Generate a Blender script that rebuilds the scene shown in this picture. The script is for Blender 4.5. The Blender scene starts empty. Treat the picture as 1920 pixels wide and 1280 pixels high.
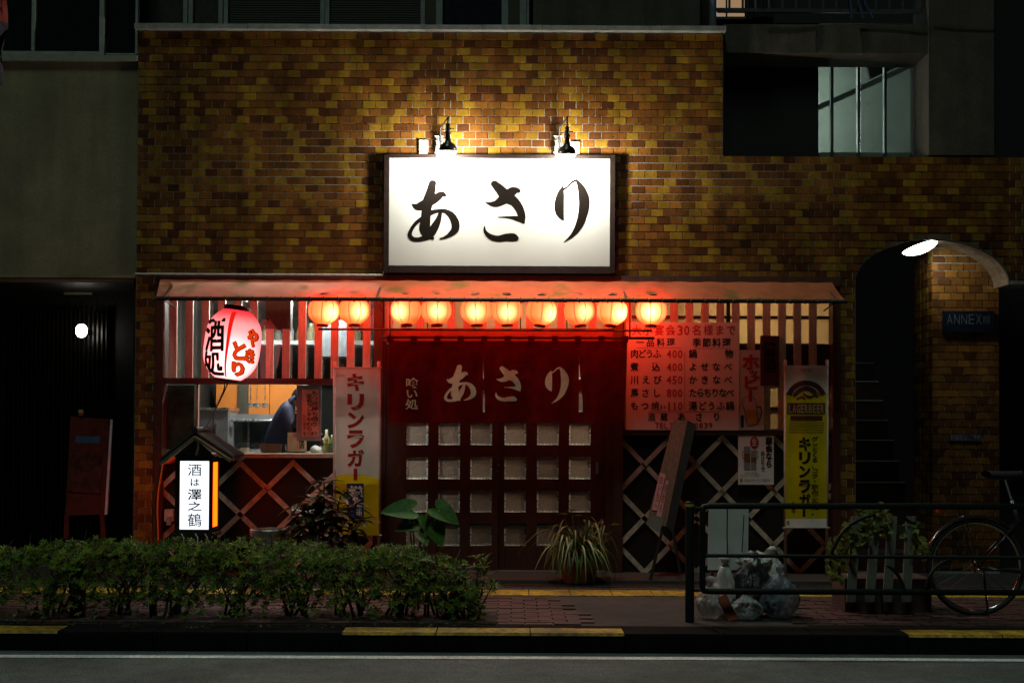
import bpy, math, random
from mathutils import Vector, Matrix, noise
random.seed(7)
R = random.Random(11)
rad = math.radians
scene = bpy.context.scene
COL = scene.collection

# ------------------------------------------------------------------ camera
LENS, FPX = 46.875, 2500.0
SHIFT_Y = 106 / 1920
cam_d = bpy.data.cameras.new('camera'); cam = bpy.data.objects.new('camera', cam_d); COL.objects.link(cam)
cam_d.lens = LENS; cam_d.sensor_width = 36; cam_d.shift_y = SHIFT_Y; cam_d.clip_end = 500; cam_d.clip_start = 0.1
CAM_LOC = Vector((0, -12.5, 1.4))
CAM_ROT = Matrix.Rotation(rad(90 + 1.2), 3, 'X') @ Matrix.Rotation(0.0045, 3, 'Z')
cam.matrix_world = Matrix.Translation(CAM_LOC) @ CAM_ROT.to_4x4()
scene.camera = cam

# ------------------------------------------------------------------ sky, sun, exposure (night)
SUN_EL, SUN_AZ = 66.0, 198.0        # high and in front of the facade, a little to the left
world = bpy.data.worlds.new('World'); scene.world = world; world.use_nodes = True
wn = world.node_tree.nodes; wl = world.node_tree.links
sky = wn.new('ShaderNodeTexSky'); sky.sky_type = 'NISHITA'; sky.sun_disc = False
sky.sun_elevation = rad(SUN_EL); sky.sun_rotation = rad(SUN_AZ)
wl.new(sky.outputs[0], wn['Background'].inputs[0]); wn['Background'].inputs[1].default_value = 0.00012
sd = bpy.data.lights.new('sun', 'SUN'); sun = bpy.data.objects.new('sun', sd); COL.objects.link(sun)
sd.energy = 0.53; sd.angle = rad(12); sd.color = (0.76, 1.0, 0.86)
sdir = Vector((math.sin(rad(SUN_AZ)) * math.cos(rad(SUN_EL)), math.cos(rad(SUN_AZ)) * math.cos(rad(SUN_EL)), math.sin(rad(SUN_EL))))
sun.rotation_euler = sdir.to_track_quat('Z', 'Y').to_euler()
sun.location = sdir * 30
vs = scene.view_settings
vs.view_transform = 'Standard'; vs.look = 'None'; vs.exposure = 0; vs.gamma = 1; vs.use_curve_mapping = False
scene.cycles.use_denoising = True
scene.cycles.max_bounces = 7; scene.cycles.transparent_max_bounces = 12
scene.cycles.sample_clamp_indirect = 6

# ------------------------------------------------------------------ measuring
def P(px, py, Y=0.0):
    """Point at depth Y on the line of sight of the photo pixel (1920 x 1280)."""
    k = 36.0 / LENS
    d = CAM_ROT @ Vector(((px - 960) / 1920 * k, ((640 - py) / 1920 + SHIFT_Y) * k, -1))
    t = (Y - CAM_LOC.y) / d.y
    return CAM_LOC + d * t
def S(Y): return (12.5 + Y) / FPX          # metres per photo pixel at depth Y
def G(px, py, z=0.0):
    """Point on the horizontal plane z seen at the pixel."""
    k = 36.0 / LENS
    d = CAM_ROT @ Vector(((px - 960) / 1920 * k, ((640 - py) / 1920 + SHIFT_Y) * k, -1))
    t = (z - CAM_LOC.z) / d.z
    return CAM_LOC + d * t

# ------------------------------------------------------------------ materials
def lin(c):
    c = c / 255
    return c / 12.92 if c <= .04045 else ((c + .055) / 1.055) ** 2.4
def rgb(r, g, b): return (lin(r), lin(g), lin(b), 1)
MATS = {}
def mat(name, col, rough=.6, metal=0.0, var=.25, scale=14.0, bump=.0, bscale=60.0, spec=.5, attr=None, rnd=0.0, stretch=None, world=False, soot=0.0):
    if name in MATS: return MATS[name]
    m = bpy.data.materials.new(name); m.use_nodes = True; MATS[name] = m
    n = m.node_tree.nodes; l = m.node_tree.links; b = n['Principled BSDF']
    b.inputs['Roughness'].default_value = rough; b.inputs['Metallic'].default_value = metal
    b.inputs['Specular IOR Level'].default_value = spec
    tc = n.new('ShaderNodeTexCoord'); src = tc.outputs['Object']
    if world: src = n.new('ShaderNodeNewGeometry').outputs['Position']
    if stretch:
        mp = n.new('ShaderNodeMapping'); mp.inputs['Scale'].default_value = stretch; l.new(src, mp.inputs[0]); src = mp.outputs[0]
    nz = n.new('ShaderNodeTexNoise'); nz.inputs['Scale'].default_value = scale; nz.inputs['Detail'].default_value = 6
    nz.inputs['Roughness'].default_value = .65; l.new(src, nz.inputs['Vector'])
    mr = n.new('ShaderNodeMapRange'); mr.inputs[1].default_value = .3; mr.inputs[2].default_value = .7
    mr.inputs[3].default_value = 1 - var; mr.inputs[4].default_value = 1 + var * .6; l.new(nz.outputs['Fac'], mr.inputs[0])
    fac = mr.outputs[0]
    if rnd:
        oi = n.new('ShaderNodeObjectInfo'); r2 = n.new('ShaderNodeMapRange'); r2.inputs[3].default_value = 1 - rnd; r2.inputs[4].default_value = 1 + rnd
        l.new(oi.outputs['Random'], r2.inputs[0]); mm = n.new('ShaderNodeMath'); mm.operation = 'MULTIPLY'
        l.new(fac, mm.inputs[0]); l.new(r2.outputs[0], mm.inputs[1]); fac = mm.outputs[0]
    if soot:                                  # rain streaks, soot and grime over the whole surface
        for sc, lo in (((.9, .9, .9), .35), ((5, 5, .35), .25), ((26, 26, 26), .15)):
            mp2 = n.new('ShaderNodeMapping'); mp2.inputs['Scale'].default_value = sc; l.new(n.new('ShaderNodeNewGeometry').outputs['Position'], mp2.inputs[0])
            n4 = n.new('ShaderNodeTexNoise'); n4.inputs['Scale'].default_value = 1.6; n4.inputs['Detail'].default_value = 5; l.new(mp2.outputs[0], n4.inputs['Vector'])
            r4 = n.new('ShaderNodeMapRange'); r4.inputs[1].default_value = .34; r4.inputs[2].default_value = .62; r4.inputs[3].default_value = 1 - lo * soot; r4.inputs[4].default_value = 1.08; l.new(n4.outputs['Fac'], r4.inputs[0])
            m4 = n.new('ShaderNodeMath'); m4.operation = 'MULTIPLY'; l.new(fac, m4.inputs[0]); l.new(r4.outputs[0], m4.inputs[1]); fac = m4.outputs[0]
    mx = n.new('ShaderNodeVectorMath'); mx.operation = 'SCALE'; l.new(fac, mx.inputs['Scale'])
    if attr:
        at = n.new('ShaderNodeAttribute'); at.attribute_name = attr; l.new(at.outputs['Color'], mx.inputs[0])
    else: mx.inputs[0].default_value = col[:3]
    l.new(mx.outputs[0], b.inputs['Base Color'])
    rr = n.new('ShaderNodeMapRange'); rr.inputs[3].default_value = max(0, rough - .12); rr.inputs[4].default_value = min(1, rough + .12)
    l.new(nz.outputs['Fac'], rr.inputs[0]); l.new(rr.outputs[0], b.inputs['Roughness'])
    if bump:
        n2 = n.new('ShaderNodeTexNoise'); n2.inputs['Scale'].default_value = bscale; n2.inputs['Detail'].default_value = 4; l.new(src, n2.inputs['Vector'])
        bp = n.new('ShaderNodeBump'); bp.inputs['Strength'].default_value = bump; bp.inputs['Distance'].default_value = .01
        l.new(n2.outputs['Fac'], bp.inputs['Height']); l.new(bp.outputs[0], b.inputs['Normal'])
    return m
def emat(name, col, strength):
    if name in MATS: return MATS[name]
    m = bpy.data.materials.new(name); m.use_nodes = True; MATS[name] = m
    n = m.node_tree.nodes; l = m.node_tree.links
    n.remove(n['Principled BSDF']); e = n.new('ShaderNodeEmission'); e.inputs[0].default_value = col; e.inputs[1].default_value = strength
    l.new(e.outputs[0], n['Material Output'].inputs[0]); return m
def glass_mat(name, tint=(.9, .92, .9), gloss=.08, rough=.03):
    m = bpy.data.materials.new(name); m.use_nodes = True; MATS[name] = m
    n = m.node_tree.nodes; l = m.node_tree.links; n.remove(n['Principled BSDF'])
    t = n.new('ShaderNodeBsdfTransparent'); t.inputs[0].default_value = (*tint, 1)
    g = n.new('ShaderNodeBsdfGlossy'); g.inputs['Roughness'].default_value = rough
    mx = n.new('ShaderNodeMixShader'); mx.inputs[0].default_value = gloss
    l.new(t.outputs[0], mx.inputs[1]); l.new(g.outputs[0], mx.inputs[2]); l.new(mx.outputs[0], n['Material Output'].inputs[0])
    return m
def trans_mat(name, col, tcol, mixf=.6, var=.2, scale=6, bump=0, bscale=80, gloss=0.0, stain=None):
    """thin sheet (paper, cloth, frosted glass) that lets light through"""
    m = bpy.data.materials.new(name); m.use_nodes = True; MATS[name] = m
    n = m.node_tree.nodes; l = m.node_tree.links; n.remove(n['Principled BSDF'])
    tc = n.new('ShaderNodeTexCoord')
    nz = n.new('ShaderNodeTexNoise'); nz.inputs['Scale'].default_value = scale; nz.inputs['Detail'].default_value = 6; l.new(tc.outputs['Object'], nz.inputs['Vector'])
    mr = n.new('ShaderNodeMapRange'); mr.inputs[1].default_value = .3; mr.inputs[2].default_value = .7; mr.inputs[3].default_value = 1 - var; mr.inputs[4].default_value = 1 + var * .5
    l.new(nz.outputs['Fac'], mr.inputs[0])
    d = n.new('ShaderNodeBsdfDiffuse'); t = n.new('ShaderNodeBsdfTranslucent')
    for node, c in ((d, col), (t, tcol)):
        v = n.new('ShaderNodeVectorMath'); v.operation = 'SCALE'; v.inputs[0].default_value = c[:3]; l.new(mr.outputs[0], v.inputs['Scale'])
        out = v.outputs[0]
        if stain:
            n3 = n.new('ShaderNodeTexNoise'); n3.inputs['Scale'].default_value = stain[1]; n3.inputs['Detail'].default_value = 5; l.new(tc.outputs['Object'], n3.inputs['Vector'])
            r3 = n.new('ShaderNodeMapRange'); r3.inputs[1].default_value = .54; r3.inputs[2].default_value = .66; r3.inputs[4].default_value = .8; l.new(n3.outputs['Fac'], r3.inputs[0])
            mxc = n.new('ShaderNodeMix'); mxc.data_type = 'RGBA'; l.new(r3.outputs[0], mxc.inputs[0]); l.new(out, mxc.inputs[6]); mxc.inputs[7].default_value = stain[0]
            out = mxc.outputs[2]
        l.new(out, node.inputs[0])
    mx = n.new('ShaderNodeMixShader'); mx.inputs[0].default_value = mixf; l.new(d.outputs[0], mx.inputs[1]); l.new(t.outputs[0], mx.inputs[2])
    last = mx
    if gloss:
        g = n.new('ShaderNodeBsdfGlossy'); g.inputs['Roughness'].default_value = .25; m2 = n.new('ShaderNodeMixShader'); m2.inputs[0].default_value = gloss
        l.new(mx.outputs[0], m2.inputs[1]); l.new(g.outputs[0], m2.inputs[2]); last = m2
    if bump:
        n2 = n.new('ShaderNodeTexNoise'); n2.inputs['Scale'].default_value = bscale; n2.inputs['Detail'].default_value = 3; l.new(tc.outputs['Object'], n2.inputs['Vector'])
        bp = n.new('ShaderNodeBump'); bp.inputs['Strength'].default_value = bump; bp.inputs['Distance'].default_value = .01; l.new(n2.outputs['Fac'], bp.inputs['Height'])
        l.new(bp.outputs[0], d.inputs['Normal']); l.new(bp.outputs[0], t.inputs['Normal'])
    l.new(last.outputs[0], n['Material Output'].inputs[0]); return m

# ------------------------------------------------------------------ mesh collector
class MB:
    def __init__(s): s.v = []; s.f = []; s.c = []; s.mi = []
    def add(s, vs, fs, c=None, mi=0):
        o = len(s.v); s.v += [Vector(p) for p in vs]; s.f += [tuple(i + o for i in q) for q in fs]; s.c += [c] * len(fs); s.mi += [mi] * len(fs); return s
    def box(s, x0, x1, y0, y1, z0, z1, c=None, mi=0):
        return s.add([(x0, y0, z0), (x1, y0, z0), (x1, y1, z0), (x0, y1, z0), (x0, y0, z1), (x1, y0, z1), (x1, y1, z1), (x0, y1, z1)],
                     [(0, 3, 2, 1), (4, 5, 6, 7), (0, 1, 5, 4), (1, 2, 6, 5), (2, 3, 7, 6), (3, 0, 4, 7)], c, mi)
    def pbox(s, px0, py0, px1, py1, Y, depth, c=None, mi=0):
        """box whose front face (at depth Y) spans the pixel rectangle"""
        m = P((px0 + px1) / 2, (py0 + py1) / 2, Y); w = (px1 - px0) / 2 * S(Y); h = (py1 - py0) / 2 * S(Y)
        return s.box(m.x - w, m.x + w, Y, Y + depth, m.z - h, m.z + h, c, mi)
    def beam(s, p, q, w, h, up=(0, 1, 0), c=None):
        p, q = Vector(p), Vector(q); d = (q - p).normalized(); u = Vector(up); a = d.cross(u).normalized(); b = a.cross(d)
        a *= w / 2; b *= h / 2
        return s.add([p - a - b, p + a - b, p + a + b, p - a + b, q - a - b, q + a - b, q + a + b, q - a + b],
                     [(0, 3, 2, 1), (4, 5, 6, 7), (0, 1, 5, 4), (1, 2, 6, 5), (2, 3, 7, 6), (3, 0, 4, 7)], c)
    def tube(s, pts, r, seg=8, closed=False, cap=True):
        pts = [Vector(p) for p in pts]; n = len(pts); rs = r if isinstance(r, (list, tuple)) else [r] * n
        vs = []; prev = None
        for i, p in enumerate(pts):
            t = (pts[(i + 1) % n] - pts[i - 1]) if closed else (pts[min(i + 1, n - 1)] - pts[max(i - 1, 0)])
            if t.length < 1e-9: t = Vector((0, 0, 1))
            t.normalize()
            a = (prev - t * prev.dot(t)) if prev else t.cross(Vector((0.13, .9, .41)))
            if a.length < 1e-6: a = t.cross(Vector((1, 0, 0)))
            a.normalize(); prev = a; b = t.cross(a)
            for k in range(seg):
                an = 2 * math.pi * k / seg; vs.append(p + (a * math.cos(an) + b * math.sin(an)) * rs[i])
        fs = []
        for i in range(n if closed else n - 1):
            j = (i + 1) % n
            for k in range(seg):
                k2 = (k + 1) % seg; fs.append((i * seg + k, i * seg + k2, j * seg + k2, j * seg + k))
        if cap and not closed: fs += [tuple(range(seg))[::-1], tuple((n - 1) * seg + k for k in range(seg))]
        return s.add(vs, fs)
    def lathe(s, prof, c=(0, 0, 0), seg=20, M=None, cap=True):
        c = Vector(c); vs = []; fs = []
        for r, z in prof:
            for k in range(seg):
                a = 2 * math.pi * k / seg; p = Vector((r * math.cos(a), r * math.sin(a), z)); vs.append(c + (M @ p if M else p))
        for i in range(len(prof) - 1):
            for k in range(seg):
                k2 = (k + 1) % seg; fs.append((i * seg + k, i * seg + k2, (i + 1) * seg + k2, (i + 1) * seg + k))
        if cap: fs += [tuple(range(seg))[::-1], tuple((len(prof) - 1) * seg + k for k in range(seg))]
        return s.add(vs, fs)
    def prism(s, pts, depthvec, c=None):
        """planar outline pushed along depthvec"""
        n = len(pts); d = Vector(depthvec); pts = [Vector(p) for p in pts]
        return s.add(pts + [p + d for p in pts], [tuple(range(n)), tuple(range(2 * n - 1, n - 1, -1))] + [(i, i + n, (i + 1) % n + n, (i + 1) % n) for i in range(n)], c)
    def grid(s, fn, nu, nv, c=None):
        vs = [fn(i / nu, j / nv) for j in range(nv + 1) for i in range(nu + 1)]
        return s.add(vs, [(j * (nu + 1) + i, j * (nu + 1) + i + 1, (j + 1) * (nu + 1) + i + 1, (j + 1) * (nu + 1) + i) for j in range(nv) for i in range(nu)], c)
    def bounds(s):
        return (Vector([min(p[i] for p in s.v) for i in range(3)]), Vector([max(p[i] for p in s.v) for i in range(3)]))
    def mesh(s, name, mats, off=Vector((0, 0, 0)), smooth=False):
        me = bpy.data.meshes.new(name); me.from_pydata([p - off for p in s.v], [], s.f)
        for m in (mats if isinstance(mats, (list, tuple)) else [mats]): me.materials.append(m)
        if any(s.mi): me.polygons.foreach_set('material_index', s.mi)
        if any(c is not None for c in s.c):
            ca = me.color_attributes.new('tint', 'FLOAT_COLOR', 'CORNER'); buf = []
            for f, c in zip(s.f, s.c): buf += list(c or (.5, .5, .5, 1)) * len(f)
            ca.data.foreach_set('color', buf)
        if smooth: me.polygons.foreach_set('use_smooth', [True] * len(me.polygons))
        me.update(); return me

def tag(o, label=None, cat=None, group=None, kind=None):
    if label: o['label'] = label
    if cat: o['category'] = cat
    if group: o['group'] = group
    if kind: o['kind'] = kind
    return o
WLOC = {}
def thing(name, label, cat, loc=(0, 0, 0), group=None):
    o = bpy.data.objects.new(name, None); COL.objects.link(o); o.location = loc; o.empty_display_size = .1
    WLOC[o] = Vector(loc); return tag(o, label, cat, group)
def part(name, mb, m, parent, label=None, kind=None, smooth=False):
    """mesh built in world coordinates, hung under its thing or part"""
    lo, hi = mb.bounds(); w = (lo + hi) / 2
    o = bpy.data.objects.new(name, mb.mesh(name, m, w, smooth)); COL.objects.link(o)
    o.parent = parent; o.location = w - WLOC[parent]; WLOC[o] = w
    return tag(o, label, None, None, kind)
def single(name, mb, m, label, cat, group=None, smooth=False):
    lo, hi = mb.bounds(); w = Vector(((lo.x + hi.x) / 2, (lo.y + hi.y) / 2, lo.z))
    o = bpy.data.objects.new(name, mb.mesh(name, m, w, smooth)); COL.objects.link(o); o.location = w; WLOC[o] = w
    return tag(o, label, cat, group)
def struct(name, mb, m, smooth=False):
    o = bpy.data.objects.new(name, mb.mesh(name, m, Vector((0, 0, 0)), smooth)); COL.objects.link(o); WLOC[o] = Vector((0, 0, 0))
    return tag(o, kind='structure')
def inst(name, me, loc, parent, rot=None, scale=None):
    o = bpy.data.objects.new(name, me); COL.objects.link(o); o.parent = parent
    o.location = Vector(loc) - WLOC[parent]; WLOC[o] = Vector(loc)
    if rot: o.rotation_euler = rot
    if scale: o.scale = scale
    return o

# ------------------------------------------------------------------ lettering
GL = {}
def prepare(chars):
    todo = []
    for ch in sorted(set(chars)):
        if ch.strip() == '': continue
        for b in (0, 1, 2):
            cu = bpy.data.curves.new('glyph', 'FONT'); cu.body = ch; cu.size = 1; cu.resolution_u = 2; cu.dimensions = '2D'; cu.fill_mode = 'FRONT'; cu.offset = (0, .018, .045)[b]
            o = bpy.data.objects.new('glyph', cu); COL.objects.link(o); todo.append((ch, b, o))
    dg = bpy.context.evaluated_depsgraph_get(); dg.update()
    for ch, b, o in todo:
        ev = o.evaluated_get(dg); me = ev.to_mesh()
        GL[ch, b] = ([(v.co.x, v.co.y) for v in me.vertices], [tuple(p.vertices) for p in me.polygons]); ev.to_mesh_clear()
    def area(g): return sum(abs(sum(g[0][f[i]][0] * g[0][f[(i + 1) % len(f)]][1] - g[0][f[(i + 1) % len(f)]][0] * g[0][f[i]][1] for i in range(len(f)))) / 2 for f in g[1])
    for ch in {t[0] for t in todo}:
        a0 = area(GL[ch, 0])
        if area(GL[ch, 1]) < a0 * 1.12: GL[ch, 1] = None
        if area(GL[ch, 2]) < a0 * 1.3: GL[ch, 2] = None
        if a0 < .02 and ch not in '一。、・1': print('glyph area small', ch, a0)
    for ch, b, o in todo:
        cu = o.data; bpy.data.objects.remove(o); bpy.data.curves.remove(cu)
def bb(vs): return min(v[0] for v in vs), min(v[1] for v in vs), max(v[0] for v in vs), max(v[1] for v in vs)
def put(mb, s, rect, surf, vertical=False, bold=0, fill=None, squeeze=1.0):
    """letters of s in equal cells of the pixel rectangle; surf(px, py) gives the point on the surface"""
    x0, y0, x1, y1 = rect; n = len(s)
    kx0, ky0, kx1, ky1 = bb(GL['国', 0][0]); em = (kx1 - kx0) / .84; cx = kx0 - .08 * em; cy = (ky0 + ky1) / 2 - em / 2
    for i, ch in enumerate(s):
        if ch in ' 　': continue
        if vertical: r = (x0, y0 + (y1 - y0) * i / n, x1, y0 + (y1 - y0) * (i + 1) / n)
        else: r = (x0 + (x1 - x0) * i / n, y0, x0 + (x1 - x0) * (i + 1) / n, y1)
        if vertical and ch == 'ー':
            w = (r[2] - r[0]) * .13; c = (r[0] + r[2]) / 2; h = (r[3] - r[1]) * .12
            q = [(c - w, r[1] + h), (c - w, r[3] - h), (c + w, r[3] - h), (c + w, r[1] + h)]
            mb.add([surf(*p) for p in q], [(0, 1, 2, 3)]); continue
        g = GL[ch, bold]; shifts = [(0, 0)]
        if g is None:                       # outline too tight to thicken: overprint with small shifts
            g = GL[ch, 0]; e = (.012, .03)[bold - 1]; shifts = [(0, 0), (e, 0), (0, e), (e, e)]
        vs, fs = g
        if not vs: continue
        if ord(ch) < 0x2000 or fill:
            a = bb(vs); m = .1 if not fill else 0
            if not fill and a[2] - a[0] < .4 * (a[3] - a[1]): m = .36
            f = lambda v: (r[0] + (r[2] - r[0]) * (m + (1 - 2 * m) * (v[0] - a[0]) / max(a[2] - a[0], .05)), r[3] - (r[3] - r[1]) * (v[1] - a[1]) / max(a[3] - a[1], 1e-3))
        else:
            f = lambda v: (r[0] + (r[2] - r[0]) * (v[0] - cx) / em, r[3] - (r[3] - r[1]) * (v[1] - cy) / em)
        for k_, (sx_, sy_) in enumerate(shifts): mb.add([surf(*f((v[0] + sx_, v[1] + sy_))) + Vector((0, -.0004 * k_, 0)) for v in vs], fs)
def flat(Y): return lambda x, y: P(x, y, Y)
def catmull(pts, k=6):
    out = []
    for i in range(len(pts) - 1):
        p = [pts[max(i - 1, 0)], pts[i], pts[i + 1], pts[min(i + 2, len(pts) - 1)]]
        for j in range(k):
            t = j / k
            out.append(tuple(.5 * (2 * p[1][c] + (p[2][c] - p[0][c]) * t + (2 * p[0][c] - 5 * p[1][c] + 4 * p[2][c] - p[3][c]) * t * t + (3 * p[1][c] - p[0][c] - 3 * p[2][c] + p[3][c]) * t ** 3) for c in range(len(pts[0]))))
    out.append(tuple(pts[-1])); return out
def brush(mb, strokes, surf):
    """brush strokes [(x, y, width) ...]; surf(x, y, layer)"""
    for L, st in enumerate(strokes):
        pt = catmull(st); n = len(pt); vs = []
        def edge(i):
            a, b = pt[max(i - 1, 0)], pt[min(i + 1, n - 1)]; dx, dy = b[0] - a[0], b[1] - a[1]; q = math.hypot(dx, dy) or 1
            return dx / q, dy / q
        for i in range(n):
            dx, dy = edge(i); w = max(pt[i][2], 2) / 2
            vs += [(pt[i][0] - dy * w, pt[i][1] + dx * w), (pt[i][0] + dy * w, pt[i][1] - dx * w)]
        fs = [(2 * i, 2 * i + 1, 2 * i + 3, 2 * i + 2) for i in range(n - 1)]
        for e, sg in ((0, -1), (n - 1, 1)):       # rounded stroke ends
            dx, dy = edge(e); w = max(pt[e][2], 2) / 2; o = len(vs)
            vs += [(pt[e][0] + sg * dx * w * math.cos(a) - dy * w * math.sin(a), pt[e][1] + sg * dy * w * math.cos(a) + dx * w * math.sin(a)) for a in [math.pi * (k / 8 - .5) for k in range(9)]]
            fs.append(tuple(range(o, o + 9)))
        mb.add([surf(x, y, L) for x, y in vs], fs)
BRUSH = {   # traced in a 4.174x enlargement of the sign; box = extent
 'あ': ((228, 240, 630, 715), [[(264, 432, 14), (305, 450, 58), (370, 425, 74), (440, 385, 70), (495, 352, 46), (515, 358, 30)],
        [(422, 268, 58), (408, 330, 70), (386, 410, 82), (374, 480, 74), (366, 560, 78), (362, 625, 86), (388, 668, 66), (422, 696, 26)],
        [(484, 492, 26), (468, 548, 44), (436, 612, 62), (392, 672, 62), (330, 702, 34), (272, 702, 32), (244, 672, 34), (256, 628, 28), (292, 578, 28), (345, 538, 32), (410, 497, 36), (465, 482, 28), (520, 484, 34), (568, 516, 54), (598, 572, 64), (598, 624, 60), (568, 660, 42), (522, 688, 22), (482, 700, 12)]]),
 'さ': ((815, 245, 1145, 720), [[(836, 416, 5), (880, 428, 36), (925, 424, 56), (985, 385, 84), (1040, 336, 76), (1078, 322, 50), (1094, 326, 34)],
        [(906, 272, 56), (945, 310, 74), (1000, 370, 92), (1062, 412, 76), (1102, 468, 66), (1122, 528, 56), (1134, 572, 22)],
        [(1128, 562, 32), (1082, 542, 38), (1020, 532, 18), (930, 530, 4)],
        [(828, 602, 6), (834, 645, 26), (872, 682, 42), (932, 698, 46), (1000, 688, 56), (1052, 688, 62), (1074, 696, 44)]]),
 'り': ((1378, 235, 1645, 725), [[(1440, 292, 12), (1426, 345, 54), (1414, 420, 74), (1416, 482, 70), (1432, 530, 42), (1448, 555, 8)],
        [(1446, 312, 22), (1478, 294, 14), (1512, 258, 18), (1546, 242, 20)],
        [(1548, 240, 16), (1580, 292, 50), (1604, 368, 80), (1608, 440, 82), (1594, 520, 70), (1566, 600, 56), (1516, 672, 28), (1450, 725, 4)]]),
}
TEXTS = ('国あさり大小宴会30名様まで一品料理季節料理肉どうふ400煮込400川えび450馬さし800もつ焼1本110鍋物よせなべかきなべたらちりなべ湯どうふ鍋酒蔵あさりTEL0839'
         'キリンラガー樽生喰い処酒処やきとり酒は澤之鶴もつ焼持ち帰り定食ランチやわらますホッピーLAGERBEERKIRINANNEX館グッとくる、コク・飲みごたえ。生中宴会なら焼酎いもご予約ポリ袋駐輪禁止。清酒ビ')
prepare(TEXTS)
W = {}
W['plaster'] = mat('plaster', (.225, .19, .115, 1), .9, var=.25, scale=2.2, bump=.3, bscale=90, soot=.45)
W['concrete'] = mat('concrete', (.080, .068, .047, 1), .9, var=.4, scale=2.6, bump=.3, bscale=70, soot=.9)
W['mortar'] = mat('mortar', (.27, .255, .22, 1), .9, var=.3, scale=20, world=True, soot=.6)
W['tile'] = mat('glazed_tile', None, .34, var=.22, scale=9, bump=.12, bscale=50, attr='tint', rnd=.16, world=True, soot=1.3)
W['alu'] = mat('aluminium', (.30, .34, .33, 1), .45, .3, var=.2)
W['aludark'] = mat('dark_aluminium', (.10, .12, .13, 1), .4, .4)
W['blackglass'] = mat('dark_glass', (.012, .014, .014, 1), .08, var=.1)
W['blind'] = mat('blind', (.045, .048, .04, 1), .6)
W['wood'] = mat('stained_wood', (.075, .028, .02, 1), .5, var=.5, scale=10, stretch=(6, 6, .6), bump=.15)
W['woodred'] = mat('red_brown_wood', (.075, .024, .017, 1), .45, var=.4, scale=10, stretch=(6, 6, .6), bump=.15)
W['slat'] = mat('slat_wood', (.62, .43, .34, 1), .55, var=.3, scale=8, stretch=(5, 5, .5), bump=.1, rnd=.12, world=True, soot=.6)
W['batten'] = mat('batten_wood', (.62, .50, .40, 1), .6, var=.4, scale=14, bump=.1, rnd=.1, world=True, soot=.8)
W['base'] = mat('base_board', (.009, .006, .006, 1), .55, var=.4)
W['black'] = mat('black_metal', (.012, .012, .011, 1), .45, var=.2)
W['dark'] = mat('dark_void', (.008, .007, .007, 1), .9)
W['signwhite'] = mat('sign_acrylic', (.50, .51, .50, 1), .55, var=.03, scale=3)
W['signink'] = mat('sign_ink', (.009, .007, .006, 1), .9, var=.1, spec=.0)
W['white'] = mat('white_plastic', (.78, .78, .74, 1), .5, var=.04, scale=3)
W['ink'] = mat('black_ink', (.020, .016, .013, 1), .85, var=.1, spec=.08)
W['steel'] = mat('steel', (.5, .5, .5, 1), .28, .9, var=.2)
W['asphalt'] = mat('asphalt', (.138, .168, .164, 1), .85, var=.75, scale=62, bump=1.0, bscale=90, soot=.8)
W['paver'] = mat('paver', None, .8, var=.4, scale=24, bump=.3, bscale=90, attr='tint', rnd=.25, world=True, soot=1.2)
W['slab'] = mat('step_slab', (.075, .06, .052, 1), .8, var=.5, scale=8, stretch=(.4, 4, 4), bump=.2)
W['kerb'] = mat('kerb_concrete', (.0055, .007, .007, 1), .95, spec=.1, var=.6, scale=30, bump=.6, world=True, soot=1)
W['yellow'] = mat('yellow_paint', (.66, .40, .018, 1), .7, var=.75, scale=26, bump=.3, world=True, soot=1.8)
W['soil'] = mat('soil', (.02, .016, .012, 1), 1, var=.6, scale=30, bump=1, bscale=60)
W['roadwhite'] = mat('road_paint', (.85, .88, .85, 1), .7, var=.55, scale=40, soot=.8)
W['red'] = mat('red_paint', (.45, .02, .015, 1), .5, var=.1)
W['blue'] = mat('blue_print', (.012, .02, .12, 1), .5, var=.1)
W['rope'] = mat('rope', (.05, .035, .02, 1), .8)
W['leaf'] = mat('azalea_leaf', (.060, .115, .020, 1), .45, var=.5, scale=5, spec=.35, attr='tint')
_n = W['leaf'].node_tree.nodes; _l = W['leaf'].node_tree.links
_t = _n.new('ShaderNodeBsdfTranslucent'); _m = _n.new('ShaderNodeMixShader'); _m.inputs[0].default_value = .35
_c = _n['Principled BSDF'].inputs['Base Color'].links[0].from_socket
_l.new(_c, _t.inputs[0]); _l.new(_n['Principled BSDF'].outputs[0], _m.inputs[1]); _l.new(_t.outputs[0], _m.inputs[2]); _l.new(_m.outputs[0], _n['Material Output'].inputs[0])
W['stem'] = mat('stem', (.03, .022, .015, 1), .9)
W['fence'] = mat('green_paint', (.005, .012, .009, 1), .55, var=.3, spec=.25)
def sheet(name, c): return mat(name, c, .6, var=.10, scale=4)

# ================================================================== GROUND
GZ = .0
KY0, KY1 = G(960, 1187).y, G(960, 1172).y          # kerb front and back
RZ = -.13
struct('road', MB().box(-40, 40, -60, KY0 - .0, RZ - .3, RZ), W['asphalt'])
wy0 = G(960, 1235.6, RZ + .004).y; wy1 = G(960, 1230.5, RZ + .004).y
mb = MB(); mb.grid(lambda u, v: (-40 + 80 * u, wy0 + (wy1 - wy0) * v + .02 * math.sin(u * 40), RZ + .004), 60, 1)
struct('road_line', mb, W['roadwhite'])
struct('sidewalk', MB().box(-40, 40, KY1, -.60, -.4, GZ), W['asphalt'])
SW = bpy.data.objects['sidewalk']
SW.data.materials.clear(); SW.data.materials.append(mat('sidewalk_asphalt', (.058, .046, .042, 1), .9, var=.6, scale=55, bump=.8, bscale=80, soot=1))
struct('soil_bed', MB().grid(lambda u, v: (-9 + 8.9 * u, KY1 + .02 + (.62) * v, .012 + .05 * noise.noise(Vector((u * 60, v * 8, 0))) * math.sin(math.pi * v)), 120, 8), W['soil'], True)
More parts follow.
